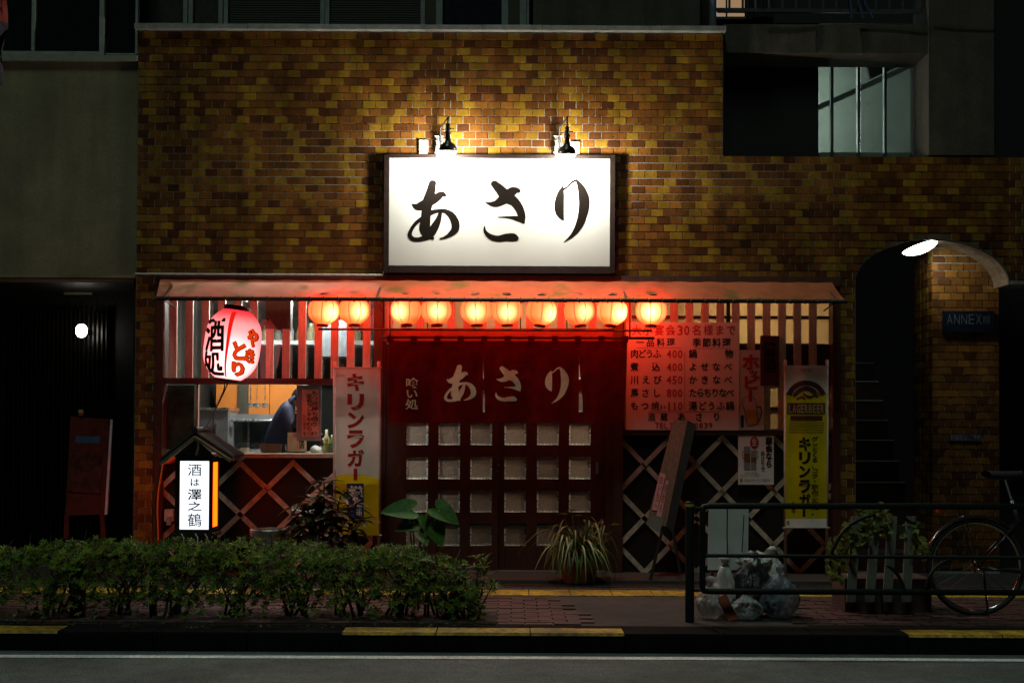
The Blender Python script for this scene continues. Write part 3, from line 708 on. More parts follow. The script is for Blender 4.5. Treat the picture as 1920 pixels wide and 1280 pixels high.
# display case
dc = thing('display_case', 'stainless steel glass display case on the kitchen counter', 'display case', P(480, 850, 1.3))
f = MB(); f.pbox(428, 776, 545, 790, 1.3, .5); f.pbox(428, 790, 437, 850, 1.3, .5); f.pbox(534, 790, 545, 850, 1.3, .5); f.pbox(437, 842, 534, 850, 1.3, .5); f.pbox(437, 790, 534, 842, 1.75, .02)
part('frame', f, mat('brushed_case', (.42, .45, .48, 1), .35, .35, var=.4, scale=5), dc); part('rail', MB().tube([P(432, 788, 1.27), P(542, 788, 1.27)], .012, 8), W['steel'], dc)
part('glass', MB().pbox(437, 790, 534, 842, 1.33, .006), glass_mat('case_glass', (.75, .82, .88), .12), dc)
for i in range(3): part('tray', MB().pbox(442 + i * 31, 830, 468 + i * 31, 841, 1.42, .2), mat('tray_food', (.3, .26, .2, 1), .5, var=.6, scale=40), dc)
cb = thing('grey_cabinet', 'tall grey cabinet standing left of the display case', 'cabinet', P(405, 850, 1.2))
part('body', MB().pbox(374, 768, 427, 850, 1.2, .5), mat('cabinet_grey', (.22, .22, .23, 1), .35, .3), cb); part('lid', MB().pbox(372, 764, 429, 769, 1.18, .54), W['steel'], cb)
part('door_gap', MB().pbox(399, 775, 400.5, 848, 1.194, .01), W['black'], cb); part('handle', MB().pbox(404, 792, 406, 815, 1.185, .012), W['steel'], cb)
# the cook: one skinned body, with jacket, hair and collar
def skinned(name, pts, edges, radii, m, parent, root=0, sub=2):
    me = bpy.data.meshes.new(name); lo = sum((Vector(p) for p in pts), Vector()) / len(pts)
    me.from_pydata([Vector(p) - lo for p in pts], edges, []); me.materials.append(m)
    o = bpy.data.objects.new(name, me); COL.objects.link(o); o.parent = parent; o.location = lo - WLOC[parent]; WLOC[o] = lo
    md = o.modifiers.new('skin', 'SKIN'); md.use_smooth_shade = True
    sk = me.skin_vertices[0].data if me.skin_vertices else None
    if sk is None:
        bpy.context.view_layer.objects.active = o; sk = me.skin_vertices[0].data
    for i, r in enumerate(radii): sk[i].radius = r if isinstance(r, tuple) else (r, r); sk[i].use_root = (i == root)
    s = o.modifiers.new('sub', 'SUBSURF'); s.levels = sub; s.render_levels = sub
    return o
def at(px, py, Y): return tuple(P(px, py, Y))
pe = thing('person', 'cook in a navy jacket bending forward behind the window counter', 'person', P(524, 850, .88))
YC = .88
skin = mat('skin', (.35, .17, .10, 1), .5, var=.1); navy = mat('navy_jacket', (.018, .024, .075, 1), .65, var=.3, scale=20, bump=.2)
body = [at(522, 905, YC), at(522, 858, YC), at(526, 815, YC), at(534, 778, YC), at(545, 757, YC), at(556, 748, YC),
        at(536, 770, YC - .17), at(545, 802, YC - .22), at(574, 806, YC - .20), at(536, 770, YC + .17), at(545, 802, YC + .2), at(574, 806, YC + .18),
        at(518, 960, YC - .1), at(516, 1020, YC - .1), at(518, 960, YC + .1), at(516, 1020, YC + .1)]
be = [(0, 1), (1, 2), (2, 3), (3, 4), (4, 5), (3, 6), (6, 7), (7, 8), (3, 9), (9, 10), (10, 11), (0, 12), (12, 13), (0, 14), (14, 15)]
br = [(.13, .17), (.12, .165), (.13, .18), (.12, .17), .065, .06, .075, .055, .045, .075, .055, .045, .09, .06, .09, .06]
skinned('body', body, be, br, navy, pe)
hd = P(566, 744, YC); m = MB(); hp = []
for k in range(13):
    t = math.pi * k / 12; hp.append((max(.001, .085 * math.sin(t) ** .8), -.125 * math.cos(t)))
m.lathe(hp, (0, 0, 0), 18, cap=False); Mh = Matrix.Rotation(rad(38), 3, 'Y'); m.v = [hd + Mh @ Vector((v.x * (1.15 if v.x > 0 else 1.1), v.y, v.z * (1 if v.z > 0 else .95))) for v in m.v]
m.lathe([(.001, -.01), (.012, 0), (.016, .02), (.006, .045), (.001, .05)], hd + Mh @ Vector((.095, 0, -.03)), 8, cap=False)
part('head', m, skin, pe, smooth=True)
m = MB(); m.lathe([(r * 1.07, z * 1.06 + .008) for r, z in hp], (0, 0, 0), 18, cap=False)
m.f = [f for f in m.f if (lambda c: c.z > .01 or (c.x < -.015 and c.z > -.07))(sum((m.v[i] for i in f), Vector()) / 4)]; m.mi = [0] * len(m.f); m.c = [None] * len(m.f)
m.v = [hd + Mh @ Vector((v.x * 1.12, v.y, v.z)) for v in m.v]; part('hair', m, mat('hair', (.01, .009, .008, 1), .5, var=.3, scale=80), pe, smooth=True)
for s in (-1, 1):
    m = MB(); m.lathe([(.001, -.008), (.011, 0), (.001, .008)], hd + Mh @ Vector((.088, s * .034, .012)), 8, cap=False); part('eye', m, W['white'], pe)
    m = MB(); m.lathe([(.001, -.03), (.014, -.015), (.02, .01), (.012, .03), (.001, .034)], hd + Mh @ Vector((-.005, s * .088, -.005)), 8, cap=False); part('ear', m, skin, pe, smooth=True)
m = MB(); m.beam(hd + Mh @ Vector((.086, -.022, -.066)), hd + Mh @ Vector((.086, .022, -.066)), .01, .008); part('mouth', m, mat('lips', (.25, .08, .06, 1), .5), pe)
m = MB(); m.tube([P(541, 764, YC - .12), P(549, 746, YC - .10), P(555, 741, YC), P(549, 746, YC + .10), P(541, 764, YC + .12)], .02, 8); part('collar', m, navy, pe, smooth=True)
for s, Y in ((-1, YC - .20), (1, YC + .18)):
    w0 = P(576, 806, Y); hv = [w0, w0 + Vector((.05, 0, -.005)), w0 + Vector((.085, 0, -.01))]; he = [(0, 1), (1, 2)]; hr = [.028, (.03, .018), (.034, .016)]
    for k in range(4):
        b = len(hv); y = (k - 1.5) * .019; ln = (.06, .07, .066, .052)[k]
        hv += [hv[2] + Vector((.008, y, 0)), hv[2] + Vector((.03, y, -.012)), hv[2] + Vector((ln, y, -.035))]; he += [(2, b), (b, b + 1), (b + 1, b + 2)]; hr += [.0095, .009, .008]
    b = len(hv); hv += [w0 + Vector((.05, -s * .035, .005)), w0 + Vector((.085, -s * .05, -.015))]; he += [(1, b), (b, b + 1)]; hr += [.011, .009]
    skinned('hand', hv, he, hr, skin, pe)
# bottles and ladles over the back counter
KC = [(.10, .13, .05, 1), (.02, .012, .01, 1), (.35, .33, .28, 1), (.16, .05, .02, 1), (.45, .40, .25, 1)]
for i, (px, h) in enumerate(((350, 46), (362, 38), (342, 30), (552, 40), (612, 44), (622, 34), (606, 28))):
    p0 = P(px, 849, 1.3); h *= S(1.3); r_ = .036 - .006 * (i % 2); m = MB(); m.lathe([(r_, 0), (r_, h * .6), (r_ * .4, h * .78), (r_ * .4, h)], p0, 12)
    single('kitchen_bottle', m, mat('kb%d' % (i % 5), KC[i % 5], .2), ('tall green bottle at the far left of the back counter', 'dark bottle beside the grey cabinet', 'short pale bottle at the window\'s left corner', 'brown bottle behind the cook', 'cream bottle at the right end of the back counter', 'green bottle by the banner on the back counter', 'short dark bottle right of the cook')[i], 'bottle', 'bottles on the back counter', smooth=True)
for i, px in enumerate((470, 482, 497)):
    t0 = P(px, 716, 1.5); m = MB(); m.tube([t0, t0 + Vector((0, 0, -.22))], .005, 6); m.lathe([(.005, -.27), (.03, -.26), (.038, -.225), (.036, -.225), (.02, -.25)], t0, 12, cap=False)
    single('ladle', m, W['steel'], ('left', 'middle', 'right')[i] + ' one of three steel ladles hanging before the orange partition', 'ladle', 'ladles hanging in the kitchen')
m = MB(); m.tube([P(462, 717, 1.5), P(505, 717, 1.5)], .006, 6); single('ladle_rail', m, W['steel'], 'thin steel rail from which the ladles hang', 'rail')
# things on the counter
CT = P(500, 850.5, .3).z
struct('shop_counter', MB().box(PXL + .05, xd, .32, .62, CT - .05, CT).box(PXL + .05, xd, 1.12, 1.9, CT - .05, CT - .004), mat('counter_top', (.3, .26, .2, 1), .5, var=.3))
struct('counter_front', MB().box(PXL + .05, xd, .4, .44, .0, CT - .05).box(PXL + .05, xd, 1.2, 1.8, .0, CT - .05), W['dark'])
def lathe_px(cx, y0, y1, Y, prof):
    """profile [(half width px, height fraction)] standing at pixel (cx, y1)"""
    b = P(cx, y1, Y); b.z = max(b.z, CT) if Y > .3 else b.z; h = (y1 - y0) * S(Y); m = MB(); m.lathe([(r * S(Y), z * h) for r, z in prof], b, 20); return m
single('wooden_bowl', lathe_px(508, 832, 850, .45, [(17, 0), (20, .3), (20.5, 1), (19, 1), (18, .85), (.1, .8)]), mat('bowl_wood', (.13, .045, .02, 1), .4, var=.4), 'round brown wooden tub on the window counter', 'tub', smooth=False)
single('tape_roll', lathe_px(459, 839, 850, .42, [(8, 0), (8.5, .2), (8.5, .8), (8, 1), (5, 1), (5, .2)]), mat('tape', (.6, .5, .38, 1), .5), 'small pale roll on the counter left of the wooden tub', 'roll')
single('drinking_glass', lathe_px(537, 831, 850, .5, [(6, 0), (7.5, 1), (7, 1), (5.6, .05)]), glass_mat('tumbler', (.7, .75, .8), .2), 'plain glass tumbler right of the wooden tub', 'glass')
bt = thing('sake_bottle', 'large dark sake bottle with a cream label on the window counter', 'bottle', P(560, 850, .42))
part('body', lathe_px(558, 775, 850, .46, [(14, 0), (15, .02), (15, .62), (13, .72), (6, .86), (5, 1)]), mat('bottle_glass', (.02, .012, .008, 1), .1), bt, smooth=True)
part('cap', lathe_px(558, 768, 775, .46, [(6, 0), (6, 1)]), mat('cap', (.4, .38, .3, 1), .4), bt)
lab = MB(); bc = P(558, 850, .46); lab.grid(lambda u, v: bc + Vector((.0865 * 1.17 * math.sin((u - .5) * 2.3), -.0865 * 1.17 * math.cos((u - .5) * 2.3), .02 + .185 * v)), 10, 1)
part('label', lab, mat('label_cream', (.62, .40, .24, 1), .6), bt)
m = MB(); put(m, '清酒', (560, 818, 571, 842), flat(.345), True, 2); part('print', m, W['ink'], bt)
m = MB(); put(m, '酒', (548, 812, 556, 820), flat(.345), True, 2); part('stamp', m, W['red'], bt)
m = MB(); c0 = P(594, 843, .42)
m.lathe([(.001, -.035), (.05, -.034), (.062, -.01), (.05, .02), (.02, .04), (.001, .042)], (0, 0, 0), 16, cap=False); m.v = [c0 + v * (1 + .5 * noise.noise(v * 22)) for v in m.v]
single('crumpled_cloth', m, W['white'], 'crumpled white cloth lying on the counter under the hanging paper', 'cloth', smooth=True)
for i, (x, y0, c) in enumerate(((612, 822, (.3, .28, .05, 1)), (619, 832, (.1, .14, .08, 1)), (604, 836, (.5, .5, .5, 1)))):
    single('condiment_jar', lathe_px(x, y0, 850, .5, [(4.5, 0), (5, .1), (5, .7), (3.5, .8), (3.5, 1)]), mat('cond%d' % i, c, .3), ('yellow condiment jar at the right end of the counter', 'green condiment jar beside the banner pole', 'small grey condiment jar by the crumpled cloth')[i], 'jar')

# ================================================================== SHOP FRONT
FY = .06
tf = thing('timber_shopfront', 'dark red timber shop front frame under the awning', 'shop front', (-.1, .1, 0))
def post(px0, px1, py0, py1, Y, d, m=W['woodred'], n='post'): return part(n, MB().pbox(px0, py0, px1, py1, Y, d), m, tf)
post(289, 304, 524, 1078, -.02, .2); post(700, 716, 524, 1078, .02, .2, W['wood']); post(1150, 1168, 524, 1078, .02, .2, W['wood']); post(1562, 1576, 524, 1078, -.02, .2)
post(290, 1576, 516, 533, -.04, .24, W['wood'], 'lintel'); post(304, 700, 709, 720, .02, .1, W['wood'], 'mid_rail'); post(1168, 1562, 806, 816, .04, .1, W['wood'], 'mid_rail')
post(716, 1150, 616, 640, .07, .1, mat('red_transom_rail', (.28, .06, .03, 1), .5, var=.3), 'door_head')
post(716, 722, 640, 1078, .06, .14, W['woodred'], 'door_jamb'); post(1136, 1150, 640, 1078, .06, .14, W['woodred'], 'door_jamb')
slat_cache = {}
def slats(parent, xs, w, y0, y1, Y):
    for x in xs:
        a0, a1 = (y0(x), y1(x)) if callable(y0) else (y0, y1)
        k = (a0, a1, Y); c = P(x + w / 2, (a0 + a1) / 2, Y + .015)
        if k not in slat_cache:
            b = MB(); b.pbox(960 - w / 2, a0, 960 + w / 2, a1, Y, .03); lo, hi = b.bounds(); slat_cache[k] = b.mesh('slat', W['slat'], (lo + hi) / 2)
        inst('slat', slat_cache[k], c, parent)
shoji = trans_mat('shoji_paper', (.55, .48, .36), (.75, .62, .42), .6, .08, 3)
clearg = glass_mat('window_glass', (.93, .94, .93), .05)
lw = thing('lattice_window', 'window with vertical slats above and clear kitchen glass below, left of the door', 'window', P(500, 860, .1))
slats(lw, [318, 348, 378.4, 408.7, 439, 469], 14, 560, 710, .05); slats(lw, [499, 529.5], 14, 617, 710, .05); slats(lw, [559.8, 590, 620.5, 650.5, 680.5], 14, 560, 710, .05)
part('pane', MB().pbox(304, 533, 700, 850, .14, .006), clearg, lw)
f = MB(); f.pbox(304, 720, 307, 850, .08, .05); f.pbox(368, 720, 371, 850, .09, .05); part('mullion', f, W['slat'], lw)
xs = [304, 402, 506, 604, 700]
for a_, b_ in zip(xs, xs[1:]): part('sill_tile', MB().pbox(a_ + .4, 850.5, b_ - .4, 858, -.0, .34), mat('sill_tile', (.42, .33, .24, 1), .4, var=.3), lw)
part('poster', MB().pbox(312, 722, 364, 842, .17, .004), trans_mat('dim_poster', (.14, .14, .10), (.10, .10, .07), .4, .5, 12), lw)
rw = thing('lattice_window', 'window with vertical slats over glowing paper panes, right of the door', 'window', P(1360, 812, .1))
slats(rw, [1170 + 28.9 * i for i in range(13)], 14, 560, 806, .07)
for i, (a_, b_) in enumerate(((1168, 1268), (1268, 1366), (1366, 1464), (1464, 1562))):
    for y0, y1 in ((535, 592), (597, 644), (722, 763), (768, 804)): part('pane', MB().pbox(a_ + 3, y0, b_ - 3, y1, .15, .004), shoji, rw)
f = MB(); f.pbox(1168, 533, 1562, 535, .13, .05); f.pbox(1168, 592, 1562, 597, .13, .05); f.pbox(1168, 644, 1562, 722, .13, .05); f.pbox(1168, 763, 1562, 768, .13, .05)
for x in (1168, 1265, 1363, 1461, 1558): f.pbox(x, 533, x + 6, 806, .125, .05)
part('frame', f, W['wood'], rw)
tr = thing('transom_window', 'slatted transom window glowing red behind the lanterns over the door', 'window', P(930, 610, .1))
slats(tr, [722 + 29.4 * i for i in range(15)], 14, 545, 616, .09)
for i in range(5): part('pane', MB().pbox(716 + i * 87, 533, 716 + i * 87 + 85, 616, .15, .004), shoji, tr)
# base panels with diagonal battens
def base(name_label, x0, x1, y0, y1, ox, oy, hx, hy, par, w, Y, gx):
    t = thing('lattice_base', name_label, 'panel', P((x0 + x1) / 2, y1, Y))
    part('board', MB().pbox(x0, y0, x1, 1078, Y + .03, .05), W['base'], t)
    def ok(i, j): return True
    seen = 0
    yb = 1080
    n = int((x1 - ox) / hx) + 1
    def seg(xa, ya, xb, yb_):
        # clip to the panel
        if xb < xa: xa, ya, xb, yb_ = xb, yb_, xa, ya
        if xa < x0: 
            t_ = (x0 - xa) / (xb - xa); xa, ya = x0, ya + (yb_ - ya) * t_
        if xb > x1:
            t_ = (x1 - xa) / (xb - xa); xb, yb_ = x1, ya + (yb_ - ya) * t_
        if xb - xa < 8: return
        part('batten', MB().beam(P(xa, ya, Y + .015 + (.008 if yb_ > ya else 0)), P(xb, yb_, Y + .015 + (.008 if yb_ > ya else 0)), .02, w * S(Y), (0, 1, 0)) if False else diag(xa, ya, xb, yb_, Y, w), W['batten'], t)
    for i in range(-1, n + 1):
        for j in range(0, 6):
            if (i + j) % 2 == par:
                xa, ya = ox + i * hx, oy + j * hy
                if ya + hy <= 1085:
                    seg(xa, ya, xa + hx, ya + hy); seg(xa, ya, xa - hx, ya + hy)
    return t
def diag(xa, ya, xb, yb, Y, w):
    d = .010 if yb > ya else 0
    a, b = P(xa, ya, Y + d), P(xb, yb, Y + d); n = Vector((-(b.z - a.z), 0, b.x - a.x)).normalized() * w * S(Y) / 2
    e = (b - a).normalized() * w * S(Y) * .45
    m = MB(); m.prism([a - n - e, b - n + e, b + n + e, a + n - e], (0, .009, 0)); return m
base('dark panel with crossed pale battens below the left kitchen window', 305, 699, 858, 1078, 300, 867, 50, 48.5, 1, 9.5, .05, 0)
base('dark panel with thin crossed battens below the menu board, right of the door', 1160, 1561, 816, 1078, 1160, 820, 48.5, 50.5, 0, 9, .07, 0)
# doors
frost = trans_mat('frosted_glass', (.22, .20, .17), (.64, .50, .40), .7, .18, 40, bump=.7, bscale=120, gloss=.08)
bevg = trans_mat('bevelled_edge_glass', (.10, .09, .08), (1.0, .95, .85), .85, .95, 55, gloss=.12)
def door(label, x0, cols, x1, Y):
    d = thing('sliding_door', label, 'door', P((x0 + x1) / 2, 1075, Y))
    rows = [(669, 710), (731, 772), (793, 834), (856, 898), (918.5, 960), (981, 1023)]
    f = MB()
    ys = [645] + [v for r in rows for v in r] + [1072]
    f.pbox(x0, 645, cols[0], 1072, Y, .035); f.pbox(cols[-1] + 40.5, 645, x1, 1072, Y, .035)
    for a_, b_ in zip(cols, cols[1:]): f.pbox(a_ + 40.5, 645, b_, 1072, Y + .001, .033)
    for i in range(0, len(ys), 2):
        for c in cols: f.pbox(c, ys[i], c + 40.5, ys[i + 1], Y + .004, .028)
    part('frame', f, W['woodred'], d)
    bev = MB(); w = 41.5 * S(Y) / 2; h = 42 * S(Y) / 2; e = .018
    bev.add([(-w, 0, -h), (w, 0, -h), (w, 0, h), (-w, 0, h), (-w + e, -.008, -h + e), (w - e, -.008, -h + e), (w - e, -.008, h - e), (-w + e, -.008, h - e)], [(4, 5, 6, 7), (0, 1, 5, 4), (1, 2, 6, 5), (2, 3, 7, 6), (3, 0, 4, 7)])
    bev.mi = [0, 1, 1, 1, 1]; me = bev.mesh('pane', [frost, bevg])
    for c in cols:
        for r in rows: inst('pane', me, P(c + 20, (r[0] + r[1]) / 2, Y + .02), d)
    return d
for mm_ in (frost, bevg):                      # no two panes let the same light through
    nn, ll_ = mm_.node_tree.nodes, mm_.node_tree.links; oi_ = nn.new('ShaderNodeObjectInfo'); r_ = nn.new('ShaderNodeMapRange'); r_.inputs[3].default_value = .45; r_.inputs[4].default_value = 1.15; ll_.new(oi_.outputs['Random'], r_.inputs[0])
    t_ = next(q for q in nn if q.type == 'BSDF_TRANSLUCENT'); src_ = t_.inputs[0].links[0].from_socket; v_ = nn.new('ShaderNodeVectorMath'); v_.operation = 'SCALE'; ll_.new(src_, v_.inputs[0]); ll_.new(r_.outputs[0], v_.inputs['Scale']); ll_.new(v_.outputs[0], t_.inputs[0])
dl = door('left sliding door leaf with small square frosted panes', 723, [762, 822, 882], 934, .09)
dr = door('right sliding door leaf with square frosted panes and a finger pull', 934.6, [946, 1007, 1067], 1136, .13)
m = MB(); m.lathe([(.012, 0), (.017, -.004), (.012, -.006)], (0, 0, 0), 12, Matrix.Rotation(rad(90), 3, 'X')); c0 = P(934, 872, .088)
hm = MB(); 
for dz in (-.055, 0, .055): hm.add([Vector((v.x * .8, v.z, v.y * 1.3)) * .9 + c0 + Vector((0, 0, dz)) for v in m.v], m.f)
part('handle', hm, W['steel'], dl); part('handle', MB().pbox(1117, 866, 1122, 888, .12, .01), W['steel'], dr)
sc = thing('door_light_block', 'added dark box behind the frosted door panes, blocking light from their lower rows', 'cabinet', P(930, 1070, .5))  # added unseen box: keeps the ceiling light off the lower door panes
part('body', MB().pbox(740, 930, 1140, 1070, .34, .4), W['wood'], sc); part('top', MB().pbox(738, 926, 1142, 930, .33, .43), W['woodred'], sc)
m = MB(); m.pbox(722, 1070, 1150, 1078, .05, .2); part('sill', m, mat('door_sill', (.2, .17, .16, 1), .5), tf)

# ================================================================== AWNING
aw = thing('awning', 'faded pink sloping fabric awning over the whole tavern front', 'awning', P(930, 525, 0))
fab = trans_mat('awning_fabric', (.31, .105, .052), (.8, .42, .32), .32, .18, 5, bump=.15, bscale=14, stain=((.10, .11, .03, 1), 2.6))
tL, tR, bL, bR = P(300, 524, -.05), P(1560, 524, -.05), P(292, 557, -.5), P(1586, 557, -.5)
def awn(u, v):
    a = tL.lerp(tR, u); b = bL.lerp(bR, u); p = a.lerp(b, v); z = tL.z + (bL.z - tL.z) * v
    p.z = z - (.024 + .016 * noise.noise(Vector((u * 22, v * 1.5, 0)))) * math.sin(math.pi * v) * (1 + .4 * math.sin(u * 61)) - .010 * v * noise.noise(Vector((u * 34, 2, 0))) + .003 * math.sin(u * 140 + v * 4); return p
m = MB(); m.grid(awn, 160, 8); part('fabric', m, fab, aw, smooth=True)
zb = bL.z - .012
m = MB(); m.tube([(bL.x - .01, -.5, zb), (bR.x + .01, -.5, zb)], .019, 10); part('front_bar', m, W['rope'], aw, smooth=True)
rp = MB(); x = bL.x
while x < bR.x: rp.tube([(x - .012, -.5, zb + .022), (x, -.522, zb), (x + .012, -.5, zb - .022)], .006, 5); x += .127
part('lacing', rp, W['rope'], aw, kind='stuff')
for px in (330, 716, 1166, 1545):
    q = P(px, 520, 0).x; m = MB(); m.tube([(q, .0, tL.z - .02), (q, -.5, zb)], .011, 6); m.tube([(q, .0, tL.z - .26), (q, -.48, zb)], .008, 6); part('bracket', m, W['wood'], aw)

# ================================================================== SIGN AND ITS LAMPS
sg = thing('shop_sign', 'big white lit sign with black brush lettering on the tiled wall', 'sign', P(936, 510, -.1))
f = MB(); SY = -.075
f.pbox(720, 290, 729, 512, SY, .07); f.pbox(1144, 290, 1153, 512, SY, .07); f.pbox(729, 290, 1144, 296.5, SY, .07); f.pbox(729, 499, 1144, 512, SY, .07)
part('frame', f, mat('sign_frame', (.022, .012, .010, 1), .4, var=.3), sg)
part('panel', MB().pbox(729, 296.5, 1144, 499, SY + .02, .045), W['signwhite'], sg)
for ch in 'あさり':
    bx, st = BRUSH[ch]; m = MB(); brush(m, st, lambda x, y, L: P(710 + x / 4.174, 280 + y / 4.174, SY + .018 - .0006 * L)); part('letter', m, W['signink'], sg)
for px, py in ((794, 275), (1078, 278)):
    b = MB(); b.pbox(px - 8, py - 12, px + 8, py + 16, -.03, .03); b = part('wall_bracket', b, W['white'], sg)
    m = MB(); m.lathe([(.009, 0), (.009, .004)], P(px, py - 5, -.031), 10, Matrix.Rotation(rad(90), 3, 'X')); part('bolt', m, W['steel'], b)
LB = bpy.data.lights.new('sign_bulb', 'POINT'); LB.energy = 82; LB.shadow_soft_size = .045; LB.color = (1, .96, .80)
def sign_lamp(px, py, label, k=1.28):
    YL = -.37; bx = P(px, py, YL)                      # bulb centre
    t = thing('sign_lamp', label, 'lamp', P(px - 14, 262, 0), 'lamps over the sign')
    M = Matrix.Rotation(rad(9), 3, 'X')                # lower end tilts to the wall
    pr = [(.018, .155), (.020, .12), (.024, .09), (.030, .065), (.05, .035), (.064, .01), (.066, -.012)]; pr = [(r * (k if z < .05 else 1.05), z * (k if z < .05 else 1)) for r, z in pr]
    m = MB(); m.lathe(pr, bx, 20, M); part('bulb_shell', m, mat('silvered_bulb', (.045, .042, .036, 1), .3, .5, var=.2), t, smooth=True)
    m = MB(); m.lathe([(r * k, z * k) for r, z in ((.0655, -.0125), (.058, -.028), (.04, -.040), (.02, -.045), (.001, -.046))], bx, 20, M, cap=False); part('bulb_face', m, emat('bulb_glow', (1, .93, .76, 1), 22), t, smooth=True)
    top = bx + M @ Vector((0, 0, .155))
    m = MB(); m.lathe([(.026, -.02), (.028, 0), (.018, .012), (.018, .03), (.03, .034), (.018, .04), (.018, .06), (.024, .064), (.012, .08)], top, 12); part('socket', m, W['black'], t, smooth=False)
    wn2 = MB(); wn2.beam(top + Vector((-.055, 0, .02)), top + Vector((.055, 0, .032)), .008, .012); part('wing_screw', wn2, W['black'], t)
    w0 = P(px - 14, 285, -.10); w1 = P(px - 14, 240, -.12); e = P(px + 1, 220, YL + .04); e2 = Vector((top.x, top.y, e.z - .03))
    m = MB(); m.tube([w0, w1, w1.lerp(e, .5), e, e2, top + Vector((0, 0, .07))], .0085, 8); part('arm', m, W['black'], t, smooth=True)
    m = MB(); m.tube([P(px - 25, 255, -.1), P(px - 8, 256, -.1)], .006, 6)
    for k in range(4):
        m.tube([P(px - 22 + k * 3.6, 257, -.09), P(px - 20 + k * 3.2, 272, -.10), P(px - 24 + k * 4.2, 288, -.09)], .008, 6)
    for k in range(5): m.lathe([(.001, -.013), (.013, 0), (.001, .013)], P(px - 21 + (k % 2) * 9, 264 + k * 5, -.105), 8, cap=False)
    part('clamp', m, mat('clamp_steel', (.42, .44, .42, 1), .25, .6, var=.3), t)
    part('wall_plate', MB().pbox(px - 22, 268, px - 8, 296, -.085, .08), mat('plate_steel', (.3, .3, .28, 1), .4, .5), t)
    l = bpy.data.objects.new('bulb_light', LB); COL.objects.link(l); l.parent = t; l.location = bx + M @ Vector((0, .03, -.10)) - WLOC[t]
sign_lamp(840, 280, 'left of the two gooseneck bulbs lighting the white sign')
sign_lamp(1063, 286, 'right of the two gooseneck bulbs lighting the white sign')

# ================================================================== NOREN, RAILS
nr = thing('noren_curtain', 'dark red split cloth curtain with cream brush letters over the doorway', 'curtain', P(945, 634, -.27))
NY = -.27
part('pole', MB().tube([P(716, 632, NY), P(1227, 634, NY)], .013, 10), W['wood'], nr, smooth=True)
nc = trans_mat('noren_cloth', (.20, .009, .008), (.20, .008, .006), .25, .3, 9, bump=.25, bscale=260)
edges = [728, 818, 906, 996, 1086, 1176]
def noren_pt(px, py, off=0.0):
    u = (px - 728) / 448; v = max(0, (py - 640) / 152)
    y = NY - .014 + .030 * math.sin(px * .071 + .6 + v * .8) * v + .022 * math.sin(px * .031 + 2 + v) * v + .007 * math.sin(px * .17 + v * 3) + .006 * math.sin((px - 728) * .035 - v * 7) * (1 - v)
    return P(px, py, y - off)
for i, (a_, b_) in enumerate(zip(edges, edges[1:])):
    g0, g1 = (.8 if i in (1, 2) else .2), (1.2 if i in (1, 3) else .2)
    def fn(u, v, a_=a_, b_=b_, i=i):
        gl = (3.0 if i == 2 else 6.5 if i == 4 else .6) * min(1, max(0, (v - .30) * 2.2)); gr = (.8 if i in (1, 3) else .3) * v
        x = (a_ + gl) + (b_ - gr - a_ - gl) * u; x += 7 * (v ** 2) * -(1 if i == 4 else 0) * u
        return noren_pt(x, 639 + (790 - 639 + (2 if i == 0 else 0)) * v)
    part('cloth', MB().grid(fn, 22, 18), nc, nr, smooth=True)
lp_ = MB()
for k in range(11):
    x = 732 + k * 44; p = P(x, 633, NY); w = .028
    lp_.box(p.x - w, p.x + w, NY - .017, NY - .0135, p.z - .045, p.z + .016); lp_.box(p.x - w, p.x + w, NY + .0135, NY + .017, p.z - .04, p.z + .016); lp_.box(p.x - w, p.x + w, NY - .0135, NY + .0135, p.z + .0135, p.z + .016)
part('loop', lp_, nc, nr, kind='stuff')
cream = mat('cream_dye', (.95, .76, .52, 1), .7, var=.15, scale=30)
for ch, (x0, y0, x1, y1) in zip('あさり', ((833, 684, 892, 752), (928, 687, 976, 752), (1023, 688, 1065, 756))):
    bx, st = BRUSH[ch]; m = MB()
    brush(m, [[(a, b, w * 1.12) for a, b, w in s] for s in st], lambda x, y, L: noren_pt(x0 + (x1 - x0) * (x - bx[0]) / (bx[2] - bx[0]), y0 + (y1 - y0) * (y - bx[1]) / (bx[3] - bx[1]), .003 + .0006 * L)); part('letter', m, cream, nr)
m = MB(); put(m, '喰い処', (760, 708, 784, 768), lambda x, y: noren_pt(x, y, .003), True, 1); part('lettering', m, cream, nr)
rl = thing('lantern_rail', 'thin dark rail running under the row of lanterns', 'rail', P(908, 619, -.3))
part('bar', MB().tube([P(597, 617, -.3), P(1222, 620, -.3)], .011, 8), W['wood'], rl, smooth=True)
for px in (731, 1181): part('hanger', MB().tube([P(px, 562, -.3), P(px, 636, -.3)], .008, 6), W['black'], rl)

